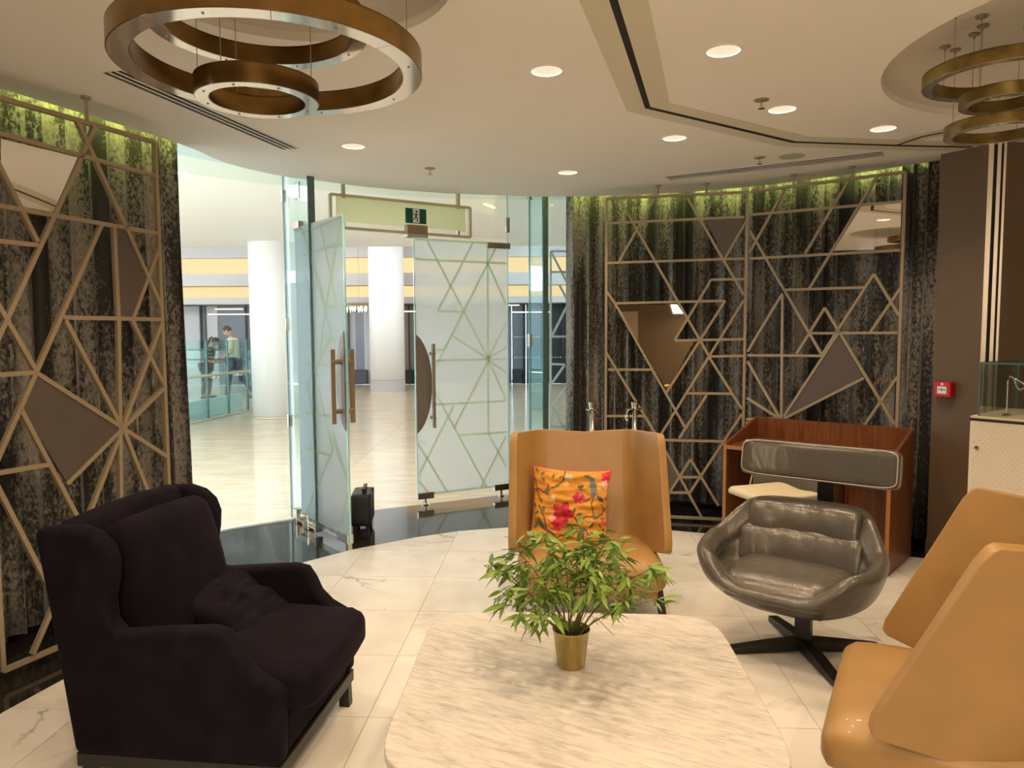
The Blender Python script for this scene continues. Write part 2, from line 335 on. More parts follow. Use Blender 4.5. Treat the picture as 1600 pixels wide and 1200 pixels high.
# walls of the room behind curtains, beside and behind the camera
def wallpath(name,path,z0,z1,mt,th_=.06):
    o2=off(path,th_); mb=MB()
    for i in range(len(path)-1): mb.prism([path[i],path[i+1],o2[i+1],o2[i]],z0,z1)
    o=mb.build(name,mt); o['kind']='structure'; return o
i0=[i for i,p in enumerate(LIP) if p[1]<4.75 and p[0]<0]; pl=off([LIP[i] for i in i0],.24); wallpath('wall_left',pl[:-1],0,3.12,M['dark'])
i1=[i for i,p in enumerate(LIP) if p[0]>1.2]; pr_=off([LIP[i] for i in i1],.24); wallpath('wall_far',pr_,0,3.12,M['dark'])
wallpath('wall_left_near',[(-3.05,-2.6),(-3.05,1.5)],0,3.12,M['brownwall'])
M['artp']=mat('picture_paint',(.45,.34,.24),.5); M['creamwall']=mat('cream_wall',(.74,.68,.58),.8)
mb=MB(); mb.box((1.6,-2.65,1.55),(9.4,.1,3.1)); o=mb.build('wall_back',M['creamwall']); o['kind']='structure'
mb=MB(); mb.box((-1.5,-2.58,1.55),(2.9,.05,3.0)); o=mb.build('wall_panel_back',M['brownwall']); o['kind']='structure'
mb=MB(); mb.box((-1.72,-2.54,1.5),(.55,.03,.95)); tag(mb.build('picture',M['artp']),'beige picture on the brown wall, seen only as a reflection in the mirror panel','picture')
mb=MB(); mb.box((6.25,1.2,1.55),(.1,7.8,3.1)); o=mb.build('wall_right_far',M['creamwall']); o['kind']='structure'
# right wall: narrow brown pier, aluminium channels, long brown wall
WA,WB=(2.925,5.075),(3.075,4.80)
u=Vector((WB[0]-WA[0],WB[1]-WA[1])); u.normalize(); nn=Vector((-u.y,u.x))
mb=MB(); mb.prism([WA,WB,(WB[0]+.5,WB[1]+.2),(WA[0]+.35,WA[1]+.35)],0,CEIL); wr=mb.build('wall_right',M['brownwall']); wr['kind']='structure'
mb=MB(); mb.prism([(WA[0]-.012,WA[1]-.006),(WB[0]-.012,WB[1]-.006),WB,WA],0,.11); o=mb.build('baseboard_right',M['brownwall']); o['kind']='structure'
px=[(1514,1522,'alu'),(1522,1528,'dark'),(1528,1534,'alu'),(1534,1538,'dark'),(1538,1542,'alu')]
def gx(x): # ground point under the ceiling line of the channels
    t=(x-1514)/28; return (WB[0]+.085*t,WB[1]-.045*t)
tr=empty('trim_1',(0,0,0),kind='structure')
for a,b,k in px:
    p,q=gx(a),gx(b); dd=.0 if k=='alu' else .03
    mb=MB(); mb.prism([(p[0]+dd*.6,p[1]+dd*.6),(q[0]+dd*.6,q[1]+dd*.6),(q[0]+.12,q[1]+.12),(p[0]+.12,p[1]+.12)],0,CEIL); mb.build('channel_profile' if k=='alu' else 'channel_groove',M[k],tr)
mb=MB(); mb.prism([gx(1542),(6.2,4.70),(6.2,4.9),(gx(1542)[0],4.9)],0,CEIL); o=mb.build('wall_partition',M['brownwall']); o['kind']='structure'
# partition track in the ceiling: dark groove with flush margins
tk=empty('trim_2',(0,0,0),kind='structure')
def pathstrip(name,path,w,z0,z1,mt,parent):
    a=off(path,w/2); b=off(path,-w/2); mb=MB()
    for i in range(len(path)-1): mb.prism([a[i],a[i+1],b[i+1],b[i]],z0,z1)
    return mb.build(name,mt,parent)
M['margin']=mat('track_margin_paint',(.66,.62,.50),.7)
pathstrip('track_margin',TRACK,.24,CEIL-.003,CEIL+.01,M['margin'],tk)
pathstrip('track_groove',TRACK,.030,CEIL-.005,CEIL+.01,M['dark'],tk)
B2=[F(1400,226.5,CEIL),F(1440,213,CEIL),F(1500,201,CEIL)]
pathstrip('track_margin',B2,.16,CEIL-.0025,CEIL+.01,M['margin'],tk); pathstrip('track_groove',B2,.02,CEIL-.0045,CEIL+.01,M['dark'],tk)
# ---------------------------------------------------------------- mall outside
mf=empty('mall_floor',(0,0,0),kind='structure')
mb=MB(); mb.prism([(-16,4.2),(-16,24),(9,24),(9,4.2)],-.08,-.012); mb.build('floor_bed',M['grout'],mf)
k=0
outs=[(-4.2,3.4)]+[(p[0]-.005,p[1]+.005) for p in GLASSL[1:]]+GLASSR+[(9,6.2)]
for ix in range(-8,5):
    for iy in range(0,16):
        a=R(24); x0,y0=ix*1.9,4.0+iy*1.25; x1,y1=x0+1.897,y0+1.247
        q=[(x0+(y0-4)*.0,y0),(x1,y0),(x1,y1),(x0,y1)]
        # keep only slabs beyond the storefront
        cx,cy=(x0+x1)/2,(y0+y1)/2
        if cy<7.6 and -2.9<cx<9: continue
        if cy<4.8 and cx>-3.6: continue
        mb=MB(); mb.prism([(p[0]-cx,p[1]-cy) for p in q],-.02,-.004); mb.build('floor_slab',M['mallstone'],mf,loc=(cx,cy,0))
# the slabs that meet the curved storefront
mb=MB(); mb.prism([(-5.7,4.0),(-3.3,3.4)]+GLASSL[1:]+GLASSR+[(9,6.2),(9,7.75),(-3.8,7.75),(-5.7,7.75)],-.02,-.006); mb.build('floor_slab',M['mallstone'],mf)
# soffits outside
def arcband(name,r0,r1,z,mt,z2):
    mb=MB(); c=(.38,3.8); mb.lathe([(r0,z),(r1,z),(r1,z2),(r0,z2)],72,(c[0],c[1],0),closed=True,a0=R(-5),a1=R(200)); o=mb.build(name,mt); o['kind']='structure'
M['soffit2']=mat('soffit_inner_paint',(.50,.62,.62),.6)
arcband('soffit_inner_step',2.80,3.75,3.02,M['soffit2'],3.13)
M['soffit']=mat('soffit_paint',(.66,.74,.66),.6)
arcband('soffit_outer_step',3.75,4.65,3.08,M['soffit'],3.2)
mb=MB(); mb.box((-5,19,4.85),(24,12,.2)); o=mb.build('mall_sky_cover',M['white']); o['kind']='structure'  # unseen cover, added to keep sky light off the coves
mb=MB(); mb.box((-3,11.0,3.33),(22,6.6,.2)); o=mb.build('mall_soffit',M['white']); o['kind']='structure'
o=M['white']
# stepped coves at the far side
mc=empty('mall_ceiling_coves',(0,0,0),kind='structure')
def wallstep(name,y,z0,z1,mt,t=.3):
    mb=MB(); mb.box((-4,y+t/2,(z0+z1)/2),(22,t,z1-z0)); return mb.build(name,mt,mc)
def zz(y,d): return EYE+(514-y)*d/FPX
wallstep('cove_fascia',21.0,zz(400,21),4.6,M['fascia'],.2)
wallstep('cove_glow_band',21.4,zz(425,21.4),zz(396,21.4),M['warmcove'])
wallstep('cove_fascia',20.9,zz(443,20.9),zz(424,20.9),M['fascia'],.5)
wallstep('cove_glow_band',21.5,zz(462,21.5),zz(440,21.5),M['warmcove'])
wallstep('cove_fascia',20.9,zz(471,20.9),zz(461,20.9),M['fascia'],.7)
for x in (7.6,-16.5):
    mb=MB(); mb.box((x,14.5,1.55),(.2,20,3.1)); o=mb.build('mall_sky_screen',M['shop3']); o['kind']='structure'  # unseen walls, added to keep the bright sky out of glass reflections
# far shopfront
sf=empty('far_shopfront',(0,0,0),label='long dark glazed shopfront on the far side of the mall behind the columns',cat='shopfront')
def xx(p,d): return (p-800)/FPX*d
FD=22.0
def fpanel(x0,x1,m_,name='shop_panel',dz=0,y0=473,y1=598,d=0.0):
    mb=MB(); dd=FD+d; a,b=xx(x0,dd),xx(x1,dd); z0,z1=max(0,zz(y1,dd)),zz(y0,dd); mb.box(((a+b)/2,dd,(z0+z1)/2),(b-a-.01,.08,z1-z0)); return mb.build(name,M[m_],sf)
for x0,x1,m_ in [(200,315,'shop3'),(315,318,'black'),(318,323,'shop2'),(323,326,'black'),(326,343,'shop3'),(343,386,'shop'),(386,400,'shop2'),(400,470,'shop'),(470,546,'shop2'),(546,557,'shop3'),(557,571,'shop2'),(571,600,'shop3'),(600,630,'shop'),(630,640,'shop4'),(640,655,'shop4'),(655,760,'shop'),(760,800,'shop2'),(800,818,'shop2'),(818,822,'black'),(822,855,'shop2'),(855,905,'shop'),(905,1100,'shop2')]: fpanel(x0,x1,m_)
for x in (316,386,500,546,640,700,760,818,846,880): fpanel(x-1.2,x+1.2,'black','mullion',d=-.12)
mb=MB(); mb.box((-4,FD-.15,zz(472,FD)),(22,.2,.09)); mb.build('header_rail',M['black'],sf)
for x0,x1,y in ((332,400,487),(343,386,479),(632,656,484),(795,812,475),(800,860,486),(640,655,580)):
    mb=MB(); a,b=xx(x0,FD),xx(x1,FD); mb.box(((a+b)/2,FD-.2,zz(y,FD)),(b-a,.03,.035)); mb.build('strip_light',M['strip'],sf)
for x0,x1 in ((550,576),(633,650),(800,815),(830,850)):
    mb=MB(); a,b=xx(x0,FD),xx(x1,FD); mb.box(((a+b)/2,FD-.25,.25),(b-a,.25,.4)); mb.build('display_plinth',M['plastic'],sf)
for yy_ in (524,556):
    mb=MB()
    for i in range(22): mb.box((xx(800+i*4.2,FD),FD-.1,zz(yy_,FD)),(.03,.02,.03))
    o=mb.build('manifestation_dots',M['signwhite'],sf); o['kind']='stuff'
# crystal chandelier in the far shop
ch=empty('crystal_chandelier',(xx(563,20.5),20.5,0),label='sparkling crystal chandelier far away beside the white column, seen through the doorway',cat='chandelier')
mb=MB(); mb.lathe([(.02,2.40),(.34,2.38),(.36,2.34),(.30,2.30),(.02,2.30)],20); mb.build('frame',M['bronze'],ch)
mb=MB(); mb.tube([(0,0,2.36),(0,0,4.74)],.006,6); mb.build('rod',M['bronze'],ch)
mb=MB()
for i in range(26):
    a=i*2*PI/26; rr=.33 if i%2 else .2; l=.12+.1*random.random()
    mb.lathe([(0,0),(.022,-l*.5),(0,-l)],5,(rr*math.cos(a),rr*math.sin(a),2.31))
mb.build('crystals',M['crystal'],ch)['kind']='stuff'
# columns
def column(x,y,r,lab):
    o=empty('column',(x,y,0),label=lab,cat='column')
    mb=MB(); mb.lathe([(0,.30),(r,.30),(r,4.5),(0,4.5)],48); mb.build('shaft',M['column'],o,smooth=False)
    for q in o.children: 
        for p in q.data.polygons: p.use_smooth=abs(p.normal.z)<.5
    mb=MB(); mb.lathe([(0,-.004),(r+.005,-.004),(r+.005,.295),(0,.295)],48); mb.build('stone_skirt',M['fascia'] if y>16 else M['mallstone'],o)
    return o
c1=column(-4.42,13.75,.455,'nearer white round column left of the frosted doors, beside the glass railing')
c2=column(-3.36,19.75,.465,'farther white round column with a pale stone skirt, seen through the open doorway')
for q in c1.children:
    if q.name.startswith('stone_skirt'): q.scale=(1,1,.12)
for q in c1.children:
    if q.name.startswith('shaft'): q.location.z=-.26
# soffit downlights of the mall
mdl=[]
for (x,y) in ((424,378),(1180,360)):
    p=F(x,y,3.23); mb=MB(); mb.lathe([(0,-.01),(.12,-.01),(.13,0),(.13,.01)],20,(p[0],p[1],3.23)); o=mb.build('ceiling_light',M['fascia']); tag(o,'small round ceiling light above the nearer mall column' if x<600 else 'round ceiling light over the mall, right of the columns','ceiling light')
# glass railing beside the atrium
rg=empty('glass_railing',(0,0,0),label='glass balustrade with a pale handrail left of the nearer white column',cat='railing')
A=Vector((-5.72,11.9));B=Vector((-5.20,15.6)); ur=(B-A).normalized(); nr=Vector((-ur.y,ur.x))
cuts=[-2.0,-.55,1.15,2.45,3.75]
pts=[F(307,656),F(350.5,649),F(386,642.5),F(402,639.5)]
tt=[(Vector(p)-A).dot(ur) for p in pts]; cuts=[-2.2]+tt
for i in range(len(cuts)-1):
    a=A+ur*(cuts[i]+.012); b=A+ur*(cuts[i+1]-.012)
    mb=MB(); mb.beam((a.x,a.y,.74),(b.x,b.y,.74),1.42,.018,(nr.x,nr.y,0)); mb.build('glass_panel',M['glassrail'],rg)
    mb=MB(); mb.box((b.x+ur.x*.012,b.y+ur.y*.012,.74),(.03,.025,1.42),math.atan2(ur.y,ur.x)); mb.build('joint_edge',M['glassedge'],rg)
a=A+ur*cuts[0]; b=A+ur*cuts[-1]
mb=MB(); mb.tube([(a.x+.1*-nr.x,a.y-.1*nr.y,.82),(b.x-.1*nr.x,b.y-.1*nr.y,.82)],.022,10); mb.build('handrail',M['cream'],rg,smooth=True)
for px_ in (331,371,399):
    d_=F(px_,582); c=Vector(F(px_,650-(px_-350)*.2)); s_=(c-A).dot(ur); p=A+ur*s_
    mb=MB(); mb.tube([(p.x+nr.x*.03,p.y+nr.y*.03,.76),(p.x-nr.x*.1,p.y-nr.y*.1,.76),(p.x-nr.x*.1,p.y-nr.y*.1,.81)],.014,8); mb.lathe([(0,0),(.03,0),(.03,.03),(0,.03)],12,M=Matrix.Translation((p.x-nr.x*.0,p.y,.76))@Matrix.Rotation(R(90),4,'Y')); mb.build('rail_bracket',M['steel'],rg,smooth=True)
mb=MB(); q=A+nr*.5; w=B+nr*.2; mb.beam((a.x+nr.x*.35,a.y+nr.y*.35,.16),(b.x+nr.x*.35,b.y+nr.y*.35,.16),.34,.06,(nr.x,nr.y,0)); mb.build('slab_upstand',M['paleblue'],rg)
mb=MB(); mb.beam((a.x,a.y,.012),(b.x,b.y,.012),.03,.09,(nr.x,nr.y,0)); mb.build('base_channel',M['fascia'],rg)
# second railing behind the people
r2=empty('far_railing',(0,0,0),label='farther glass railing with dark handrails behind the two walking people',cat='railing')
for i in range(5):
    x0=-11.2+i*1.3; mb=MB(); mb.box((x0+.65,18.7,.6),(1.27,.02,1.15)); mb.build('glass_panel',M['glass'],r2)
    mb=MB(); mb.box((x0,18.7,.6),(.03,.03,1.2)); mb.build('post',M['shop2'],r2)
for z in (1.15,.9): 
    mb=MB(); mb.tube([(-11.2,18.62,z-.0),(-4.7,18.62,z)],.022,8); mb.build('handrail',M['shop2'],r2)
# ---------------------------------------------------------------- glass storefront
GT=3.0
def pane(name,a,b,z0,z1,mt,parent,edges=(),em='glassedge'):
    mb=MB(); mb.beam((a[0],a[1],(z0+z1)/2),(b[0],b[1],(z0+z1)/2),z1-z0,.012,(b[1]-a[1],-(b[0]-a[0]),0)); o=mb.build(name,mt,parent)
    an=math.atan2(b[1]-a[1],b[0]-a[0])
    for e in edges:
        mb=MB(); mb.box((e[0],e[1],(z0+z1)/2),(.006,.014,z1-z0),an); mb.build('glass_edge',M[em],parent)
    return o
def clamp(p,z,an,parent,w=.05,h=.09,t=.05,name='glass_clamp'):
    mb=MB(); mb.box((p[0],p[1],z),(w,t,h),an); return mb.build(name,M['steel'],parent,bevel=.004)
HL=(-1.73,5.93); FLD=(-1.185,5.245); HR=(-.037,7.05); FRD=(-.876,6.622)
FO,FI=(-1.885,6.15),(-1.53,5.68); RO,RI=(.175,7.18),(.315,6.88)
w1=empty('window_1',(0,0,0),kind='structure')
gp=crom(GLASSL[:-1]+[FO],6)
mb=MB(); mb.grid(lambda u,v:(*gp[round(u*(len(gp)-1))],.004+(GT-.004)*v),len(gp),2); mb.build('glass_pane',M['glass'],w1,solid=.012,smooth=True)
mb=MB()
for i in range(len(GLASSL)-1): mb.beam((*GLASSL[i],.004),(*GLASSL[i+1],.004),.012,.03,(GLASSL[i+1][1]-GLASSL[i][1],-(GLASSL[i+1][0]-GLASSL[i][0]),0))
mb.build('floor_channel',M['signwhite'],w1)
w2=empty('window_2',(0,0,0),kind='structure')
pane('glass_fin',FO,FI,.02,GT,M['glassblue'],w2,[FO])
aF=math.atan2(FI[1]-FO[1],FI[0]-FO[0])
mb=MB(); mb.box((FI[0],FI[1],1.51),(.012,.055,2.98),aF); mb.build('glass_edge',M['glassedge'],w2)
for z in (2.72,1.66,.85): clamp(FO,z,aF,w2,.03,.10,.03)
clamp((FO[0]*.78+FI[0]*.22,FO[1]*.78+FI[1]*.22),.06,aF,w2,.08,.12); clamp((FO[0]*.35+FI[0]*.65,FO[1]*.35+FI[1]*.65),.06,aF,w2,.08,.12)
clamp((-1.70,5.92),2.72,aF,w2,.09,.13,.02)
w3=empty('window_3',(0,0,0),kind='structure')
pane('glass_sidelight',HR,RO,.02,GT,M['glassblue'],w3,[HR],'glassedgelit')
pane('glass_fin',RO,RI,.02,GT,M['glassblue'],w3,[RO],'glassedgelit')
aR=math.atan2(RI[1]-RO[1],RI[0]-RO[0])
mb=MB(); mb.box((RI[0],RI[1],1.51),(.02,.055,2.98),aR); mb.build('glass_edge',M['glassedge'],w3)
for i in range(len(GLASSR)-1): pane('glass_pane',GLASSR[i],GLASSR[i+1],.02,GT,M['glassblue'] if i==0 else M['glass'],w3)
for z in (1.50,2.92): clamp(RO,z,aR,w3,.05,.13,.03)
clamp(HR,2.60,.5,w3,.04,.14,.03)
# transom glass over the doors
pane('glass_transom',HL,HR,2.47,GT,M['glass'],w3)
# doors
def zline(mb,A,B,p,q,w,offn):
    (s0,z0),(s1,z1)=hit(*p,A,B),hit(*q,A,B); L=math.dist(A,B); ux,uy=(B[0]-A[0])/L,(B[1]-A[1])/L; nx,ny=uy,-ux
    # clip to the film
    lo,hi=0.012,L-.012
    if abs(s1-s0)>1e-6:
        for k in range(2):
            if s0<lo: z0+=(z1-z0)*(lo-s0)/(s1-s0); s0=lo
            if s1<lo: z1+=(z0-z1)*(lo-s1)/(s0-s1) if s0!=s1 else 0; s1=lo
            if s0>hi: z0+=(z1-z0)*(hi-s0)/(s1-s0) if s0!=s1 else 0; s0=hi
            if s1>hi: z1+=(z0-z1)*(hi-s1)/(s0-s1) if s0!=s1 else 0; s1=hi
    z0=max(.10,min(2.42,z0)); z1=max(.10,min(2.42,z1))
    if abs(s0-s1)+abs(z0-z1)<.01: return
    mb.beam((A[0]+ux*s0+nx*offn,A[1]+uy*s0+ny*offn,z0),(A[0]+ux*s1+nx*offn,A[1]+uy*s1+ny*offn,z1),w,.0015,(nx,ny,0))
def door(name,A,B,lines,w,sgn):
    d=empty(name,(0,0,0),kind='structure'); L=math.dist(A,B); ux,uy=(B[0]-A[0])/L,(B[1]-A[1])/L; nx,ny=uy,-ux
    pane('door_glass',A,B,.055,2.43,M['glass'],d,[A,B],'glassedgelit')
    mb=MB(); z0=.10; f=lambda s,z,o:(A[0]+ux*s+nx*o,A[1]+uy*s+ny*o,z)
    mb.add([f(.008,z0,.008*sgn),f(L-.008,z0,.008*sgn),f(L-.008,2.425,.008*sgn),f(.008,2.425,.008*sgn)],[(0,1,2,3)]); mb.build('frosted_film',M['film'],d)
    for p,q in lines:
        mb=MB(); zline(mb,A,B,p,q,w,.0105*sgn)
        if mb.v: mb.build('film_line',M['filmline'],d)
    return d
cv=lambda L_,s,ox,oy:[((a/s+ox,b/s+oy),(c/s+ox,e/s+oy)) for a,b,c,e in L_]
RLN=cv([(75,30,445,50),(75,118,445,135),(120,35,370,520),(310,45,165,330),(165,330,270,332),(400,75,155,560),(368,50,372,825),(370,135,445,305),(225,430,372,525),(155,530,445,525),(372,520,445,375),(372,520,445,475),(372,530,445,580),(372,530,445,690),(372,530,232,805),(155,487,190,487),(155,710,445,695),(155,660,365,1060),(230,715,85,1005),(250,835,445,822),(85,870,205,1080),(370,825,445,965),(445,835,340,1060),(85,1015,130,1090),(85,1095,450,1065)],2.61,620,360)
LLN=cv([(760,600,1020,515),(870,415,970,895),(1000,360,905,890),(905,890,865,1190),(760,430,905,890),(760,330,945,1090),(910,900,970,893),(940,1080,865,1190),(760,470,1015,365)],3.752,270,240)+cv([(600,250,760,265),(650,330,720,650),(715,120,600,360),(600,470,735,492),(600,630,715,663),(720,560,805,830),(735,600,600,1180),(805,740,760,960),(600,900,700,990),(720,600,805,830),(600,330,660,650)],2.857,270,480)
dR=door('door_2',FRD,HR,RLN,.021,1)
dL=door('door_1',HL,FLD,LLN,.022,1)
aDR=math.atan2(HR[1]-FRD[1],HR[0]-FRD[0]); aDL=math.atan2(FLD[1]-HL[1],FLD[0]-HL[0])
def on(A,B,s): L=math.dist(A,B); return (A[0]+(B[0]-A[0])*s/L,A[1]+(B[1]-A[1])*s/L)
LR=math.dist(FRD,HR); LL=math.dist(HL,FLD)
for s,z in ((.08,.085),(LR-.08,.085)): 
    q=clamp(on(FRD,HR,s),z,aDR,dR,.16,.06,.04,'patch_fitting'); 
    p=on(FRD,HR,s); mb=MB(); mb.tube([(p[0],p[1],-.001),(p[0],p[1],.06)],.012,8); mb.lathe([(0,0),(.035,0),(.035,.008),(0,.008)],12,(p[0],p[1],0)); mb.build('floor_pivot',M['steel'],dR)
clamp(on(FRD,HR,LR-.10),2.40,aDR,dR,.24,.055,.05,'patch_fitting'); 
clamp(on(HL,FLD,LL-.09),.085,aDL,dL,.18,.07,.05,'patch_fitting'); clamp(on(HL,FLD,.06),2.44,aDL,dL,.12,.06,.05,'patch_fitting'); clamp(on(HL,FLD,.08),.085,aDL,dL,.14,.06,.05,'patch_fitting')
p=on(HL,FLD,LL-.03); mb=MB(); mb.box((p[0],p[1],.03),(.05,.03,.06),aDL); mb.build('floor_pivot',M['steel'],dL)
# handles: half-moon plate and two bars per door
M['plate']=mat('bronze_plate',(.20,.17,.135),.5,.1)
def handle(d,A,B,s_edge,dirn,z0,z1,zb0,zb1,w,barS,an,sides):
    h=empty('door_handle',(0,0,0)); h.parent=d
    L=math.dist(A,B); ux,uy=(B[0]-A[0])/L,(B[1]-A[1])/L; nx,ny=uy,-ux; zm=(z0+z1)/2; hh=(z1-z0)/2
    for sd in sides:
        pts=[]; n=20
        for i in range(n+1):
            t=-1+2*i/n; pts.append((dirn*w*max(0,1-abs(t)**2.2)**.75,zm+hh*t))
        mb=MB(); T=Matrix(((ux,0,nx,A[0]+ux*s_edge+nx*.012*sd),(uy,0,ny,A[1]+uy*s_edge+ny*.012*sd),(0,1,0,0),(0,0,0,1)))
        mb.prism(pts,-.004,.004,T); mb.build('half_moon_plate',M['plate'],h)
        s=barS; o=.075*sd; P_=lambda s_,o_,z:(A[0]+ux*s_+nx*o_,A[1]+uy*s_+ny*o_,z)
        mb=MB(); a=P_(s,o,zb0); b=P_(s,o,zb1); mb.beam(a,b,.022,.034,(nx,ny,0)); mb.build('pull_bar',M['bronze'],h)
        for z in (zb0+.09,zb1-.09):
            mb=MB(); mb.tube([P_(s,.0,z),P_(s,o+.012*sd,z)],.018,12); mb.build('standoff',M['bronze'],h,smooth=False)
s0,z1=hit(651,522,FRD,HR); _,z0=hit(651,678,FRD,HR); sb,zb1=hit(674,537,FRD,HR); _,zb0=hit(674,667,FRD,HR)
handle(dR,FRD,HR,.005,1,z0,z1,zb0,zb1,.15,sb-.01,aDR,(1,))
handle(dL,HL,FLD,LL-.012,-1,.88,1.60,.93,1.47,.13,LL-.075,aDL,(1,-1))
# overhead frame with lime frosted panel and the exit sign
M['tbar']=mat('lit_champagne_frame',(.62,.56,.36),.45)  # champagne metal with the lime cove light put into a paler colour
TA,TB=(-1.45,5.95),(-.37,6.645); tp_=empty('transom_panel',(0,0,0),label='lime frosted glass panel in a champagne frame hung above the doorway',cat='panel')
ut=Vector((TB[0]-TA[0],TB[1]-TA[1],0)).normalized(); nt=Vector((ut.y,-ut.x,0)); LT=math.dist(TA,TB)
def T3(s,z,o=0): return (TA[0]+ut.x*s+nt.x*o,TA[1]+ut.y*s+nt.y*o,z)
zt_,zb_=2.695,2.435
for a,b in (((0,zt_),(LT,zt_)),((0,zb_),(LT,zb_)),((0,zb_),(0,zt_)),((LT,zb_),(LT,zt_))):
    mb=MB(); mb.beam(T3(*a),T3(*b),.022,.03,tuple(nt)); mb.build('frame_bar',M['tbar'],tp_)
mb=MB(); mb.beam(T3(.05,(zt_+zb_)/2+.02),T3(LT-.05,(zt_+zb_)/2+.02),.20,.010,tuple(nt)); mb.build('frosted_panel',M['transom'],tp_)
for s in (.11,LT-.12):
    mb=MB(); mb.beam(T3(s,zt_-.02),T3(s,2.99),.028,.03,tuple(nt)); mb.build('hanger',M['tbar'],tp_)
    mb=MB(); mb.beam(T3(s,zb_),T3(s,zb_+.045),.022,.025,tuple(nt)); mb.build('panel_clip',M['steel'],tp_)
es=empty('exit_sign',(0,0,0),label='green exit sign with a white running figure, above the doorway',cat='sign')
se,ze=hit(645.5,339,TA,TB); hw,hh=.095,.062
mb=MB(); mb.beam(T3(se-hw,ze,.055),T3(se+hw,ze,.055),hh*2,.012,tuple(nt)); mb.build('sign_board',M['green'],es)
mb=MB(); mb.beam(T3(se-.031,ze,.063),T3(se+.029,ze,.063),hh*2-.008,.003,tuple(nt)); mb.build('doorway_symbol',M['signwhite'],es)
fig=MB()
def fg(a,b,w): fig.beam(T3(se+a[0],ze+a[1],.0655),T3(se+b[0],ze+b[1],.0655),w,.002,tuple(nt))
for a,b,w in (((-.002,.020),(-.004,-.010),.013),((-.004,.018),(-.020,.010),.006),((-.020,.010),(-.028,.018),.005),((0,.018),(.014,.008),.006),((.014,.008),(.022,.016),.005),((-.004,-.010),(.010,-.024),.008),((.010,-.024),(.006,-.044),.007),((.006,-.044),(.016,-.046),.005),((-.006,-.010),(-.016,-.026),.008),((-.016,-.026),(-.032,-.030),.006)): fg(a,b,w)
fig.lathe([(0,-.001),(.009,-.001),(.009,.001),(0,.001)],12,M=Matrix.Translation(T3(se+.002,ze+.036,.0655))@Vector((0,0,1)).rotation_difference(nt).to_matrix().to_4x4())
fig.build('running_figure',M['plastic'],es)
mb=MB(); mb.beam(T3(se-.095,ze-.115,.053),T3(se+.095,ze-.115,.053),.075,.07,tuple(nt)); mb.build('bronze_housing',M['bronze'],es,bevel=.005)
mb=MB(); mb.beam(T3(se-.1,ze-.168,.053),T3(se+.095,ze-.168,.053),.03,.08,tuple(nt)); mb.build('sensor_cover',M['steel'],es,bevel=.004)
# equipment case by the door
cs=empty('equipment_case',(-1.225,5.88,0),R(6),label='small black hard case with a handle standing behind the left door',cat='case')
rbox((0,0,.175),(.16,.34,.26),.025,3).build('case_body',M['plastic'],cs,smooth=True)
for y in (-.06,.06):
    mb=MB(); mb.box((.02,y*1.6,.315),(.02,.02,.035)); mb.build('handle_post',M['plastic'],cs)
mb=MB(); mb.box((.02,0,.335),(.028,.22,.016)); mb.build('handle',M['plastic'],cs,bevel=.005)
for y in (-.11,.11):
    mb=MB(); mb.box((.05,y,.28),(.07,.045,.05)); mb.build('latch',M['black'],cs,bevel=.004)
for y in (-.12,.12):
    for x in (-.05,.05):
        mb=MB(); mb.box((x,y,.024),(.03,.03,.048)); mb.build('foot',M['plastic'],cs)
for i in range(5):
    mb=MB(); mb.box((0,-.12+i*.06,.17),(.168,.012,.2)); mb.build('rib',M['black'],cs)
# white lattice graphic behind the right pane
wl=empty('white_lattice_screen',(0,0,0),label='white triangular lattice screen seen through the right hand glass beside the curtain',cat='screen')
WLA,WLB=(.405,7.42),(1.6,7.50)
uw=Vector((WLB[0]-WLA[0],WLB[1]-WLA[1])).normalized()
def wb(p,q,w=.022):
    (a,z0),(b,z1)=hit(*p,WLA,WLB),hit(*q,WLA,WLB)
    mb=MB(); mb.beam((WLA[0]+uw.x*a,WLA[1]+uw.y*a,z0),(WLA[0]+uw.x*b,WLA[1]+uw.y*b,z1),w,.02,(-uw.y,uw.x,0)); mb.build('bar',M['signwhite'],wl)
for l in cv([(235,300,235,1110),(235,300,350,300),(235,300,350,520),(235,395,350,395),(275,455,350,600),(235,690,350,690),(240,690,350,470),(235,815,300,818),(300,818,240,905),(245,1020,350,850),(245,1020,350,1200),(235,1100,350,1100)],2.925,780,290): wb(*l)
s_,z_=hit(862,700,WLA,WLB); s2,z2=hit(862,392,WLA,WLB)
mb=MB(); mb.box((WLA[0]+uw.x*.9,WLA[1]+uw.y*.9,1.2),(.03,.03,2.4)); mb.build('post',M['signwhite'],wl)
mb=MB(); mb.beam((WLA[0]+uw.x*s_,WLA[1]+uw.y*s_,0.0),(WLA[0]+uw.x*s_,WLA[1]+uw.y*s_,z_+.02),.03,.03); mb.build('post',M['signwhite'],wl)
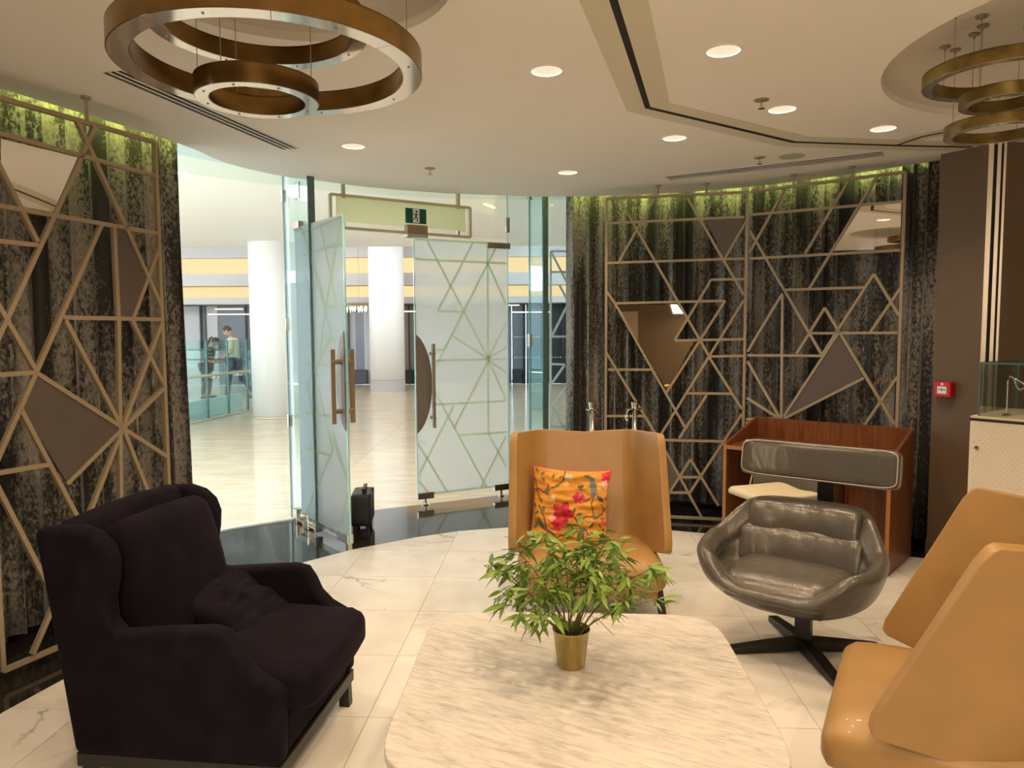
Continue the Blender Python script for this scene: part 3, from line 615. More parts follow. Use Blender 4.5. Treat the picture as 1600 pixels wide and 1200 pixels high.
# ---------------------------------------------------------------- curtains and cove light
def curtain(path,name,label,seed,z0=.05):
    rnd=random.Random(seed); P_=[Vector(p) for p in path]; cum=[0]
    for a,b in zip(P_,P_[1:]): cum.append(cum[-1]+(b-a).length)
    n=int(cum[-1]/.011); ph=0; samples=[]; j=0
    offs=[]; pos=0; folds=[]
    while pos<cum[-1]+.3: w=rnd.uniform(.085,.15); folds.append((pos,w,rnd.uniform(.055,.095))); pos+=w
    fi=0
    for i in range(n+1):
        s=cum[-1]*i/n
        while j<len(cum)-2 and cum[j+1]<s: j+=1
        t=(s-cum[j])/(cum[j+1]-cum[j]); p=P_[j].lerp(P_[j+1],t); a=P_[max(j-1,0)]; b=P_[min(j+2,len(P_)-1)]; d=(b-a).normalized(); nrm=Vector((d.y,-d.x))  # toward room
        while fi<len(folds)-1 and folds[fi+1][0]<=s: fi+=1
        f0,w,am=folds[fi]; x=(s-f0)/w; o=am*(math.sin(PI*x)**.8)-.055
        samples.append((p,nrm,o,d,am*math.sin(2*PI*x)*.35))
    nz=9; mb=MB()
    def fn(u,v):
        i=round(u*n); p,nr,o,d,sk=samples[i]; z=z0+(3.10-z0)*v; k=1+.18*math.sin(v*5+i*.013+seed); lo=(1-v)
        q=p+nr*(o*k+.015*lo*math.sin(i*.05+v*3))+d*sk*k
        return (q.x,q.y,z)
    mb.grid(fn,n+1,nz); o=mb.build(name,M['curtain'],smooth=True,solid=.004)
    return tag(o,label,'curtain')
# paths run left to right; room lies on the right-hand side of travel
cl=[p for p in LIP if p[0]<-1.9 and p[1]<4.9]
CLP=crom([(-2.93,1.6),(-2.84,2.4),(-2.72,3.0),(-2.56,3.62),(-2.35,4.2),(-2.115,4.76)],6)
CRP=crom([(.50,6.68),(.9,6.66),(1.35,6.56),(1.95,6.28),(2.45,5.94),(2.85,5.52),(3.02,5.22)],6)
curtain(CLP,'curtain','floor-length mottled dark velvet curtain behind the left lattice screen, ending at the glass',3)
curtain(CRP,'curtain','floor-length mottled black and taupe velvet curtain behind the right lattice screens',5)
def led(path,label):
    mb=MB(); a=off(path,.012); b=off(path,-.012)
    for i in range(len(path)-1): mb.prism([a[i],a[i+1],b[i+1],b[i]],CEIL+.13,CEIL+.142)
    o=mb.build('cove_led_strip',M['led']); tag(o,label,'light strip')
led(off(CLP,-.115),'lime LED strip hidden in the ceiling slot above the left curtain')
led(off(CRP,-.115),'lime LED strip hidden in the ceiling slot above the right curtain')
# ---------------------------------------------------------------- lattice screens
def screen(A,B,zt,zb,label,lines,mirrors,greys,posts=(0,1),rods=(),w=.024):
    o=empty('lattice_screen',(A[0],A[1],0),label=label,cat='screen'); L=math.dist(A,B); ux,uy=(B[0]-A[0])/L,(B[1]-A[1])/L; nx,ny=uy,-ux
    def G(s,z,k=0): return (ux*s+nx*k,uy*s+ny*k,z)
    def bar(a,b,w_=w,dd=.022,k=0,name='bar'):
        mb=MB(); mb.beam(G(*a,k),G(*b,k),w_,dd,(nx,ny,0)); mb.build(name,M['bar'],o)
    bar((0,zt),(L,zt),.021,.024,name='frame_bar'); bar((0,zb),(L,zb),.021,.024,name='frame_bar')
    for p in posts: bar((L*p,zb),(L*p,zt),.021,.024,name='frame_bar')
    for i,l in enumerate(lines):
        p,q=(l[0],l[1]),(l[2],l[3]); a=list(hit(*p,A,B)); b=list(hit(*q,A,B))
        for e,f,pp in ((a,b,p),(b,a,q)):
            if pp[0]<=0 and abs(e[0]-f[0])>1e-4: z=f[1]+(e[1]-f[1])*(0-f[0])/(e[0]-f[0]); e[0],e[1]=0,z
        for e,f in ((a,b),(b,a)):
            for lim,sg in ((0,1),(L,-1)):
                if (e[0]-lim)*sg<0 and abs(e[0]-f[0])>1e-4: z=f[1]+(e[1]-f[1])*(lim-f[0])/(e[0]-f[0]); e[0],e[1]=lim,z
            for lim,sg in ((zb,1),(zt,-1)):
                if (e[1]-lim)*sg<0 and abs(e[1]-f[1])>1e-4: s=f[0]+(e[0]-f[0])*(lim-f[1])/(e[1]-f[1]); e[0],e[1]=s,lim
        bar(a,b,k=.0007*(i%3-1))
    for name,mt,ps in [('mirror_panel',M['mirror'],q) for q in mirrors]+[('taupe_infill',M['greypanel'],q) for q in greys]:
        pts=[hit(*p,A,B) for p in ps]; pts=[(max(0,min(L,s)),z) for s,z in pts]; mb=MB(); T=Matrix(((ux,0,nx,0),(uy,0,ny,0),(0,1,0,0),(0,0,0,1))); mb.prism(pts,-.006,.006,T); mb.build(name,mt,o)
    for s in rods:
        mb=MB(); mb.tube([G(s,zt),G(s,CEIL-.012)],.008,8); mb.lathe([(0,0),(.024,0),(.024,.012),(0,.012)],14,(G(s,0)[0],G(s,0)[1],CEIL-.012)); mb.build('ceiling_rod',M['bar'],o)
    return o
SA,SB=(-2.335,3.24),(-1.975,4.14)
screen(SA,SB,2.65,.06,'champagne metal lattice screen with a mirror panel, behind the black wing armchair',[
 (0,209,242,275),(0,322,247,365),(0,377,58,383),(97,496,252,499),(0,585.5,56,582),(0,738.5,79,725),
 (148,197,0,520),(118,185,197,358),(197,358,253,483),(158,350,0,707),(177,353,184,500),(184,500,191,1000),(248,387,207,497),(205,500,256,603),(252,504,191,666),
 (0,263,58,378),(101,500,187,664),(0,483,56,581),(191,669,256,606),(191,669,261,714),(191,669,262,850),(191,669,105,890),(191,669,103.5,756),(191,669,56,583),(31.5,639.5,200,960),(0,770,110,985),(90,930,50,1022)],
 [[(0,217),(120,246),(82,332),(32,323),(0,262)]],[[(180,358),(197,358),(228,433),(205,497),(186,497)],[(56,585),(187,670),(103.5,754),(34,640)]],rods=(.10,.56),posts=(0,1),w=.021)
G1,G2,G3=(.795,6.18),(1.885,5.93),(2.755,5.20)
RZT,RZB=2.69,.03
screen(G1,G2,RZT,RZB,'champagne metal lattice screen behind the front tan armchair, nearer the glass doors',[
 (948,349,1163,339),(948,411,1163,404),(969,313,1108.7,558),(1108,558,1159,639),(1022,311,967,409),(1074,309,1162,461),(1165,347,1133,403),(1111,437,1163,436),(1111,437,1054,532),(961,474,1133,470),(1133,470,1041,614),
 (946,453,961,474),(961,474,1070,667),(1054,532,1162,530),(1162,469,1032.5,679),(1109,557,1163,556),(950,577.5,1017.5,577.5),(945,547,1025,679),(1036,697,1100,815),(945,650,1005,650),(1074.5,614.5,1142,615),(1104,617.5,1061,685),(1036,687.5,1145,690),(1000,687,1036,687.5),
 (1159,647,1077.5,770),(1079,717.5,1042.5,775),(1079,717.5,1122.5,790),(1061,745.5,1094,745.5),(1000,769.5,1077.5,769.5),(948,700,1000,800),(1032.5,679,1000,740)],
 [[(964,477),(1058,476),(1073,498),(1054,532),(1084,534),(1043,611)]],[[(1101,343),(1164,341),(1132.7,401)],[(1020,672),(1060,745),(1040,775),(1000,705)]],rods=(.42,.80),w=.019)
screen((G2[0]+.022,G2[1]-.0185),G3,RZT,RZB,'champagne metal lattice screen behind the wooden desk, with a mirror panel near its top',[
 (1170,336,1410,315),(1167,404.5,1407,391),(1226,296,1169,400),(1170,357,1286,557),(1325,284,1258,397),(1371,275,1265,451),(1225,453,1353,449),(1366,428,1283,557),(1366,428,1405,493),(1289,481,1245,553),(1289,481,1313,521),(1313,521,1398,663),
 (1407,450.6,1360.6,518.6),(1266,520.7,1403,520),(1167,555,1285,556),(1223,458.6,1167,552),(1223,461,1220,800),(1310,521,1225,651),(1350,590.6,1225,654),(1166,560,1220,655),(1165,620,1220,655),(1165,655,1220,653),(1165,656,1210,740),(1402,589,1330,695),(1220,655,1165,760),(1220,655,1290,790),(1220,655,1330,700)],
 [[(1347,321),(1408.6,316),(1407,389),(1303,392)]],[[(1310,523),(1348.6,588),(1227,650.6)]],rods=(.33,.75),posts=(1,),w=.019)
# ---------------------------------------------------------------- ceiling fittings
names=['over the glass doors, leftmost of the ceiling lights','between the left ring chandelier and the ceiling groove','largest of them all, just right of the ceiling groove','beside the sprinkler, right of the ceiling groove','between the ceiling groove and the right slot vent','beside the right ceiling recess','nearest the right curtain, above the tan armchair']
for (x,y),nm in zip(DL,names):
    o=empty('downlight',(x,y,CEIL),label='round recessed downlight '+nm,cat='downlight',group='recessed downlights of the ceiling')
    mb=MB(); mb.lathe([(.070,-.003),(.083,-.003),(.084,.0),(.070,.001)],32,closed=True); mb.build('trim_ring',M['white'],o,smooth=False)
    mb=MB(); mb.lathe([(.074,0),(.062,.032),(.050,.034),(.046,.07)],32); mb.build('reflector',M['reflector'],o,smooth=True)
    mb=MB(); mb.lathe([(0,.066),(.048,.066)],32); mb.build('lamp',M['lamp'],o)
for a,b,wv,lab in ((SLOTL[0],SLOTL[1],.13,'long slot air vent with three slits, left, under the ring chandelier'),(SLOTR[0],SLOTR[1],.17,'long slot air vent with dark slits above the right lattice screens')):
    an=math.atan2(b[1]-a[1],b[0]-a[0]); L=math.dist(a,b); o=empty('slot_diffuser',((a[0]+b[0])/2,(a[1]+b[1])/2,CEIL),an,label=lab,cat='air vent')
    mb=MB(); mb.box((0,0,.02),(L,wv,.02)); mb.build('plenum',M['dark'],o)
    for k in range(4):
        mb=MB(); mb.box((0,(-.5+k/3)*(wv-.012),-.001),(L,.014,.003)); mb.build('vane',M['white'],o)
for (px_,py_),lab in (((672,263),'small ceiling sprinkler before the exit sign'),((1190,156),'ceiling sprinkler beside a downlight, right of the ceiling groove'),((1187,246),'small ceiling sprinkler left of the round ceiling speaker')):
    x,y=F(px_,py_,CEIL); o=empty('sprinkler',(x,y,CEIL),label=lab,cat='sprinkler',group='ceiling sprinklers')
    mb=MB(); mb.lathe([(0,-.006),(.036,-.004),(.04,0),(0,0)],20); mb.build('escutcheon',M['bar'],o)
    mb=MB(); mb.tube([(0,0,-.004),(0,0,-.042)],.006,8); mb.lathe([(0,-.046),(.018,-.045),(.018,-.042),(0,-.042)],12); mb.build('head',M['steel'],o)
x,y=F(1237,244,CEIL); mb=MB(); mb.lathe([(0,-.006),(.08,-.005),(.088,0),(0,0)],28,(x,y,CEIL)); M['spk']=mat('speaker_grille',(.45,.52,.36),.6); o=mb.build('ceiling_speaker',M['spk']); tag(o,'flat round greenish ceiling speaker above the right slot vent','speaker')
# ring chandeliers
def chand(cx,cy,rings,label,ztop,bm,wires,roses=False,tilt=0):
    o=empty('ring_chandelier',(cx,cy,ztop),label=label,cat='chandelier')
    for (dx,dy,r,z,h,w) in rings:
        zb=z-ztop; mb=MB(); ri=r-w
        mb.lathe([(r,zb+.002),(r,zb+h),(r-.004,zb+h),(r-.004,zb+.002)],96,(dx,dy,0),closed=True)
        mb.lathe([(ri,zb+.002),(ri,zb+h),(ri+.004,zb+h),(ri+.004,zb+.002)],96,(dx,dy,0),closed=True)
        mb.lathe([(ri,zb+h),(r,zb+h),(r,zb+h-.004),(ri,zb+h-.004)],96,(dx,dy,0),closed=True)
        rg_=mb.build('ring',bm,o,smooth=True); rg_.modifiers.new('e','EDGE_SPLIT').split_angle=R(35)
        ns=8
        for k in range(ns):
            a0=2*PI*k/ns+.3; mb=MB(); mb.lathe([(ri+.003,zb),(r-.003,zb),(r-.003,zb+.004),(ri+.003,zb+.004)],12,(dx,dy,0),closed=True,a0=a0+.002,a1=a0+2*PI/ns-.002)
            s_=mb.build('underside_segment',M['ringface'],rg_)
        mb=MB()
        for k in range(ns):
            a=2*PI*k/ns+.3+PI/ns; mb.lathe([(0,-.002),(.004,-.002),(.004,0),(0,0)],8,(dx+(r-w/2)*math.cos(a),dy+(r-w/2)*math.sin(a),zb))
        mb.build('screws',M['bronze'],rg_)['kind']='stuff'
        for k in range(wires):
            a=2*PI*k/wires+.35+dx*3; x,y=dx+(r-w/2)*math.cos(a),dy+(r-w/2)*math.sin(a)
            mb=MB(); mb.tube([(x,y,zb+h),(x,y,0)],.0014,5); mb.build('cable',M['bronze'],o)
            mb=MB(); mb.lathe([(0,-.022),(.004,-.02),(.005,-.008),(.022,-.005),(.024,0),(0,0)],16,(x,y,0)); mb.build('ceiling_rose',M['bronze'],o,smooth=True)
    return o
ZR=CEIL+.127
chand(-.76,2.375,[(.018,-.02,.462,2.41,.068,.062),(-.05,.03,.190,2.335,.062,.045),(-.04,.035,.338,2.555,.062,.052),(-.04,-.03,.245,2.68,.06,.05)],'large ring chandelier of brown brass hoops in the ceiling recess at top left',ZR,M['brass'],3)
chand(2.12,3.25,[(.0,.0,.30,2.665,.055,.045),(.0,-.02,.165,2.56,.052,.04),(.09,.14,.215,2.475,.05,.04)],'golden brass ring chandelier in the ceiling recess at top right',ZR,M['brass2'],4)
# ================================================================ FURNITURE
# ---- marble coffee table
tb=empty('coffee_table',(.225,2.455,0),R(-3),label='low table with a square round-cornered veined marble top, in the middle foreground',cat='table')
pts=[]
for i in range(160):
    a=2*PI*i/160; c,s=math.cos(a),math.sin(a); n=7.5
    r=(abs(c)**n+abs(s)**n)**(-1/n); pts.append((.59*r*c,.585*r*s))
mb=MB(); mb.prism(pts,.372,.4); mb.build('tabletop',M['table'],tb,bevel=.006,seg=3)
mb=MB(); mb.prism([(x*.97,y*.97) for x,y in pts],.352,.3715); mb.build('underframe',M['black'],tb)
for sx in(-1,1):
    for sy in(-1,1):
        mb=MB(); mb.box((sx*.46,sy*.46,.176),(.045,.045,.352)); mb.build('leg',M['black'],tb,bevel=.004)
# ---- potted bamboo
PX,PY=.207,2.545; PZ=.4
pl=empty('potted_bamboo',(PX,PY,PZ),label='leafy green bamboo plant in a golden metal pot on the marble table',cat='plant')
mb=MB(); mb.lathe([(0,0),(.047,0),(.050,.004),(.064,.128),(.0675,.131),(.0675,.137),(.0645,.137),(.060,.124),(.055,.10)],40); mb.build('pot',M['gold'],pl,smooth=True).modifiers.new('e','EDGE_SPLIT').split_angle=R(50)
mb=MB(); mb.lathe([(0,.116),(.03,.119),(.0595,.114)],24); mb.build('soil',M['soil'],pl,smooth=True)
def leafmesh(k):
    mb=MB(); L=1; W=[.0,.08,.115,.10,.06,.0]; v=[];f=[]
    for i,w in enumerate(W):
        x=i/5*L; z=-.22*x*x; v+=[(x,-w,z+.05*w*4),(x,0,z-.012),(x,w,z+.05*w*4)]
    for i in range(5): f+=[(i*3,i*3+3,i*3+4,i*3+1),(i*3+1,i*3+4,i*3+5,i*3+2)]
    mb.add(v,f); me=mb.mesh('leaf',M['leaf'][k],True); return me
LM=[leafmesh(k) for k in range(3)]
rnd=random.Random(11); leaves=0
def put_leaf(p,az,el,ln):
    global leaves
    if leaves>=298: return
    o=D.objects.new('leaf',LM[rnd.choice((0,0,1,2))]); C.objects.link(o); o.parent=pl; o.location=p
    o.rotation_euler=Matrix.Rotation(az,4,'Z').__matmul__(Matrix.Rotation(-el,4,'Y')).__matmul__(Matrix.Rotation(rnd.uniform(-.9,.9),4,'X')).to_euler(); o.scale=(ln,ln*1.0,ln); leaves+=1
extra=[]
ends=[(-.31,.02,.36),(-.20,.10,.40),(-.22,-.12,.27),(-.10,.05,.46),(-.03,-.08,.42),(.05,.10,.46),(.12,-.04,.47),(.20,.06,.43),(.27,-.03,.36),(.24,-.13,.28),(-.12,-.14,.33),(.08,-.15,.36),(.15,.14,.40)]
for e in ends:
    a=Vector((e[0]*.07+rnd.uniform(-.012,.012),e[1]*.07+rnd.uniform(-.012,.012),.10)); b=Vector(e)
    mid=Vector((e[0]*.33,e[1]*.33,.10+(e[2]-.10)*.62)); path=[]
    for i in range(9):
        t=i/8; path.append(a*(1-t)**2+mid*2*t*(1-t)+b*t*t)
    mb=MB(); mb.tube(path,[.0038-.0024*i/8 for i in range(9)],6)
    tw=[]
    for t in (.54,.62,.69,.76,.83,.89,.95,1.0):
        i=min(int(t*8),7); p=path[i].lerp(path[i+1],t*8-i); az=rnd.uniform(0,2*PI); ln=rnd.uniform(.03,.075)*(1.1-.4*t)
        q=p+Vector((math.cos(az)*ln,math.sin(az)*ln,rnd.uniform(-.01,.03))); mb.tube([p,q],[.0014,.0009],4); tw.append((p,q,az))
    mb.build('stem',M['cane'],pl,smooth=True)
    for p,q,az in tw:
        for k in range(3):
            put_leaf(q if k else p.lerp(q,.6),az+rnd.uniform(-1.0,1.0),rnd.uniform(-.75,.35),rnd.uniform(.05,.10)); [extra.append((q+Vector((rnd.uniform(-.02,.02),rnd.uniform(-.02,.02),rnd.uniform(-.02,.015))),az+rnd.uniform(-1.6,1.6),rnd.uniform(-.9,.5),rnd.uniform(.035,.075))) for _ in range(2)]
for e in ((-.17,-.08,.17),(.14,-.10,.15),(.10,.02,.14)):
    b=Vector(e); mb=MB(); mb.tube([(e[0]*.15,e[1]*.15,.11),(e[0]*.6,e[1]*.6,.20),b],[.0022,.0018,.001],5); mb.build('stem',M['cane'],pl)
    for k in range(4): put_leaf(b.lerp(Vector((0,0,.19)),k*.12),math.atan2(e[1],e[0])+rnd.uniform(-1.2,1.2),rnd.uniform(-1.0,0),rnd.uniform(.05,.085))
mb=MB()
for p,az,el,ln in extra:
    T=Matrix.Translation(p)@Matrix.Rotation(az,4,'Z')@Matrix.Rotation(-el,4,'Y')@Matrix.Rotation(rnd.uniform(-.9,.9),4,'X')@Matrix.Scale(ln,4)
    mb.add([tuple(v.co) for v in LM[0].vertices],[tuple(f.vertices) for f in LM[0].polygons],T)
o=mb.build('small_leaves',M['leaf'][0],pl,smooth=True); o['kind']='stuff'
# ---- tan leather wing chairs
def tan_chair(loc,rz,label):
    o=empty('wing_chair',loc,rz,label=label,cat='chair')
    # shell: plan curve from wing tip over the back to the other tip, leaning back
    def sh(u,v):
        w=abs(u*2-1); sg=1 if u>=.5 else -1
        yc=.60+.15*v; yt=.12+.30*v; 
        # plan profile: flat centre, soft fold at .66, straight wing
        k=.50; vv=abs(2*v-1)
        if vv>.9: w*=1-.035*((vv-.9)/.1)**2
        # bezier-smoothed fold between the flat back and the wing
        A_=Vector((0,yc)); B_=Vector((.315,yc-.01)); C_=Vector((.45,yt)); 
        if w<.42: p=A_.lerp(B_,w/.42*.74)
        elif w<.66: t=(w-.42)/.24; P0=A_.lerp(B_,.74); P2=B_.lerp(C_,.30); p=P0*(1-t)**2+B_*2*t*(1-t)+P2*t*t
        else: p=B_.lerp(C_,.30+.70*(w-.66)/.34)
        x,y=p.x,p.y
        zb=.27+(.385-.27)*max(0,(w-k)/(1-k)); ztp=.965+.035*w
        return (sg*x,y,zb+(ztp-zb)*v)
    mb=MB(); us=[0,.006]+[i/34 for i in range(1,34)]+[.994,1]
    vs=[0,.02]+[i/12 for i in range(1,12)]+[.98,1]
    mb.grid(lambda a,b:sh(us[round(a*(len(us)-1))],vs[round(b*(len(vs)-1))]),len(us),len(vs))
    s=mb.build('back_shell',M['tan'],o,smooth=True,solid=.046)
    q=s.modifiers.new('b','BEVEL'); q.width=.019; q.segments=4; q.limit_method='ANGLE'; q.angle_limit=R(50)
    for sg in (-1,1):
        pts=[]
        for i in range(20):
            v=.03+.93*i/19; p=Vector(sh(.5+sg*.225,v)); pts.append((p.x,p.y-.002,p.z))
        mb=MB(); mb.tube(pts,.0035,6); mb.build('seam',M['tanseam'],o,smooth=True)
    def crown(p):
        x,y,z=p; k=1-min(1,(abs(x)/.40)**3); k2=1-min(1,(abs(y)/.36)**4)
        nar=1-.05*max(0,(y)/.33)
        return (x*nar,y,z+(.028*k*k2 if z>0 else 0)-(.02*((-y)/.33)**3 if y<0 else 0))
    rbox((0,.30,.285),(.80,.62,.15),.06,4,fn=crown).build('seat_cushion',M['tan'],o,smooth=True)
    mb=MB(); mb.box((0,.31,.185),(.72,.52,.06)); mb.build('seat_apron',M['tan'],o,bevel=.012)
    for sx in(-1,1):
        for y0,y1 in((.10,.08),(.54,.60)):
            mb=MB(); a=(sx*.365,y0,.22); b=(sx*.395,y1,0)
            mb.beam(a,b,.040,.040,(0,1,0)); mb.build('leg',M['black'],o)
        mb=MB(); mb.beam((sx*.34,.10,.165),(sx*.34,.54,.165),.03,.03); mb.build('side_rail',M['black'],o)
    return o
tan_chair((.417,3.785,0),-.038,'tan leather wing chair facing the camera, with the floral cushion on it')
tan_chair((1.165,2.555,0),-2.088,'tan leather wing chair seen from the side in the right foreground')
# ---- floral cushion
def paint(u,v):
    """print of the cushion in its own coordinates, u right, v up, 0..1"""
    col=[.80,.30,.012]; n1=noise.noise(Vector((u*5,v*5,1)))
    col=[.58+.08*n1,.255+.05*n1,.016]
    def blob(cx,cy,r,c,pet=5,amp=.22,ph=0,inner=None):
        dx,dy=u-cx,v-cy; d=math.hypot(dx,dy); a=math.atan2(dy,dx); rr=r*(1+amp*math.cos(pet*a+ph)+.08*noise.noise(Vector((dx*30,dy*30,cx*9))))
        if d<rr:
            k=noise.noise(Vector((dx*22,dy*22,cy*7))); q=inner if inner and (k>.12 or d<rr*.25) else c
            return list(q)
    def leafs(cx,cy,an,L,W,c):
        dx,dy=u-cx,v-cy; x=dx*math.cos(an)+dy*math.sin(an); y=-dx*math.sin(an)+dy*math.cos(an)
        if 0<x<L and abs(y)<W*math.sin(PI*x/L)**.8: return list(c)
    def line(pts,w,c):
        for (ax,ay),(bx,by) in zip(pts,pts[1:]):
            dx,dy=bx-ax,by-ay; t=max(0,min(1,((u-ax)*dx+(v-ay)*dy)/(dx*dx+dy*dy+1e-9)))
            if math.hypot(u-ax-dx*t,v-ay-dy*t)<w: return list(c)
    DK=(.05,.035,.02); GR=(.10,.11,.05); BR=(.12,.03,.02)
    for L_ in ([(.42,.98),(.40,.82),(.30,.74),(.26,.72)],[(.02,.85),(.06,.72),(.10,.58)],[(.06,.72),(.16,.66),(.22,.74)],[(.80,.70),(.76,.55),(.80,.42),(.84,.38)],[(.56,.38),(.62,.28),(.68,.14),(.60,.04)],[(.10,.50),(.18,.36),(.22,.22),(.34,.12)],[(.80,.68),(.72,.60),(.66,.57)],[(.48,.12),(.70,.10),(.90,.06)],[(.62,.34),(.70,.40),(.84,.40)],[(.30,.06),(.40,.14),(.52,.14)],[(.90,.42),(.96,.52)]):
        c=line(L_,.0085,BR); col=c or col
    for a in ((.10,.88,.6),(.12,.86,-.9),(.08,.90,2.0),(.26,.84,1.2),(.34,.86,.4),(.24,.72,-2.2),(.28,.73,.4),(.10,.60,-1.0),(.08,.66,2.4),(.16,.66,-.3),(.04,.54,-1.6),(.54,.42,1.3),(.57,.40,.4),(.53,.40,2.6),(.60,.36,-.6),(.84,.38,.9),(.88,.38,.1),(.82,.36,2.2),(.86,.33,-.9),(.80,.33,-2.2),(.92,.34,-.3),(.60,.72,1.0),(.64,.72,2.4),(.58,.75,.2),(.14,.42,.9),(.18,.42,2.0),(.10,.44,-2.4),(.44,.16,-.9),(.48,.18,-2.2),(.70,.12,.3),(.76,.1,-.8),(.84,.62,-.3),(.90,.56,-1.1),(.94,.62,.3),(.34,.20,2.7),(.52,.30,-1.2),(.06,.34,-1.2),(.92,.2,1.3),(.88,.12,.4),(.04,.22,.7),(.66,.05,2.6),(.2,.1,1.0),(.22,.06,-.4)):
        c=leafs(a[0],a[1],a[2],.085,.017,GR if (a[0]*100)%2<1 else DK); col=c or col
    for b in ((.41,.42,.125,(.50,.0,.025),5,.20,.3,(.32,.0,.02)),(.37,.30,.10,(.62,.005,.04),4,.22,1,(.42,.0,.03)),(.60,.62,.075,(.48,.005,.05),6,.12,0,(.60,.10,.13)),(.94,.90,.065,(.62,.0,.05),5,.18,0,(.45,0,.03)),(.93,.80,.05,(.80,.32,.36),5,.2,0,(.85,.5,.5)),(.28,.36,.045,(.80,.35,.30),4,.2,0,None),(.70,.20,.04,(.66,.01,.06),4,.2,0,(.9,.4,.4)),(.93,.34,.035,(.66,.05,.08),4,.2,0,None),(.22,.05,.055,(.70,.10,.12),5,.2,0,(.85,.45,.42)),(.21,.76,.018,(.66,.02,.03),3,.2,0,None),(.28,.60,.028,(.72,.60,.38),5,.3,0,None),(.47,.88,.05,(.45,.42,.26),6,.2,0,None),(.44,.78,.03,(.80,.36,.14),5,.25,0,None),(.12,.04,.04,(.66,.18,.2),5,.2,0,None),(.85,.78,.04,(.80,.45,.12),5,.2,0,None)):
        c=blob(*b); col=c or col
    # grey long-tailed bird
    for a in ((.80,.62,1.75,.28,.045,(.14,.17,.18)),(.80,.87,2.9,.16,.022,(.10,.12,.12)),(.82,.66,-.6,.13,.025,(.05,.05,.05)),(.20,.20,2.2,.2,.032,(.06,.09,.08)),(.16,.24,-.5,.2,.02,(.08,.05,.04))):
        c=leafs(*a); col=c or col
    if u<.02 or v>.985 or u>.985 or v<.012: col=[.55,.01,.04]
    return col
def cushion(name,loc,rot,w,h,t,label,cat,mt,painted=False,n=110,slump=0,parent=None):
    v=[];f=[];cols=[]
    for side in (1,-1):
        for i in range(n):
            for j in range(n):
                u_,w_=i/(n-1),j/(n-1); x,y=u_*2-1,w_*2-1
                e=(1-x*x)**.5*(1-y*y)**.5 if abs(x)<1 and abs(y)<1 else 0
                pin=1-.09*(1-x*x)*abs(y)**3-.0; pin2=1-.09*(1-y*y)*abs(x)**3
                wr=(.020*noise.noise(Vector((x*1.6,y*4.5+3,side)))+.010*noise.noise(Vector((x*4,y*9,side*2))))*(e**.5) if side>0 else 0
                sl=slump*max(0,-y)*e
                v.append((x*w/2*pin2,y*h/2*pin-(0),side*(t/2*e**.62+wr)+sl*.0)); cols.append((u_,w_,side))
    N=n*n
    for s_ in (0,1):
        for i in range(n-1):
            for j in range(n-1):
                q=(s_*N+i*n+j,s_*N+(i+1)*n+j,s_*N+(i+1)*n+j+1,s_*N+i*n+j+1); f.append(q if s_==0 else q[::-1])
    mb=MB(); mb.add(v,f); me=mb.mesh(name,mt,True)
    if painted:
        ca=me.color_attributes.new('print','FLOAT_COLOR','POINT'); buf=[]
        for u_,w_,sd in cols: buf+=[*paint(u_ if sd>0 else 1-u_,w_),1]
        ca.data.foreach_set('color',buf)
    b=bmesh.new(); b.from_mesh(me); bmesh.ops.remove_doubles(b,verts=b.verts,dist=1e-5); b.to_mesh(me); b.free()
    o=D.objects.new(name,me); C.objects.link(o); o.location=loc; o.rotation_euler=rot
    if parent: o.parent=parent
    if label: tag(o,label,cat)
    return o
mp=M['print']=mat('floral_print',(.8,.3,.01),.62,Sheen_Weight=.2); at=nodes(mp)[0].new('ShaderNodeAttribute'); at.attribute_name='print'; nodes(mp)[1].new(at.outputs['Color'],nodes(mp)[2].inputs['Base Color'])
cushion('throw_pillow',(.335,4.215,.565),(R(74),R(3),R(-4)),.47,.47,.15,'orange velvet cushion printed with red flowers and branches, on the tan chair','cushion',M['print'],True,n=150)
# ---- black velvet wing armchair
AC=(-.73,2.70,0); ac=empty('wing_armchair',AC,R(90-7),label='black velvet wing armchair with rolled arms in the left foreground',cat='armchair')
# local: forward -y -> world +x ; depth grows to +y (back)
W2=.37
prof=[(.0,.15),(-.005,.40),(.03,.425),(.085,.455),(.13,.50),(.155,.555),(.185,.60),(.24,.612),(.40,.60),(.565,.585),(.595,.62),(.60,.68),(.585,.76),(.58,.83),(.60,.885),(.645,.925),(.71,.945),(.86,.935),(.80,.55),(.745,.15)]
for sx in (-1,1):
    mb=MB(); T=Matrix(((0,0,1,sx*(W2-.035)),(1,0,0,0),(0,1,0,0),(0,0,0,1))); mb.prism(prof,-.042,.042,T); s=mb.build('side_wing',M['velvet'],ac,smooth=True,bevel=.026,seg=4,ang=30)
    s.modifiers['bevel'].limit_method='ANGLE'; s.modifiers['bevel'].angle_limit=R(60)
def lean(p):
    x,y,z=p; k=z+.4; return (x,y+.155*(z+.33)-.02*(1-(x/.37)**2)*0,z+.012*(1-(x/.37)**2)*(1 if z>.3 else 0))
rbox((0,.72,.54),(2*W2-.06,.11,.80),.045,4,fn=lambda p:(p.x,p.y+.145*p.z+.0,p.z+.02*(1-(p.x/.37)**2)*(1 if p.z>.3 else 0))).build('back_rest',M['velvet'],ac,smooth=True)
rbox((0,.33,.23),(2*W2-.08,.64,.17),.03,3).build('seat_base',M['velvet'],ac,smooth=True)
rbox((0,.27,.375),(.615,.70,.16),.055,4,fn=lambda p:(p.x*(1+.0*p.y),p.y-.02*(1-(p.x/.33)**2)*(p.y<-.2),p.z+(.03*(1-(p.x/.32)**2)*(1-(p.y/.36)**2) if p.z>0 else 0)+.006*noise.noise(Vector((p.x*8,p.y*8,0))))).build('seat_cushion',M['velvet'],ac,smooth=True)
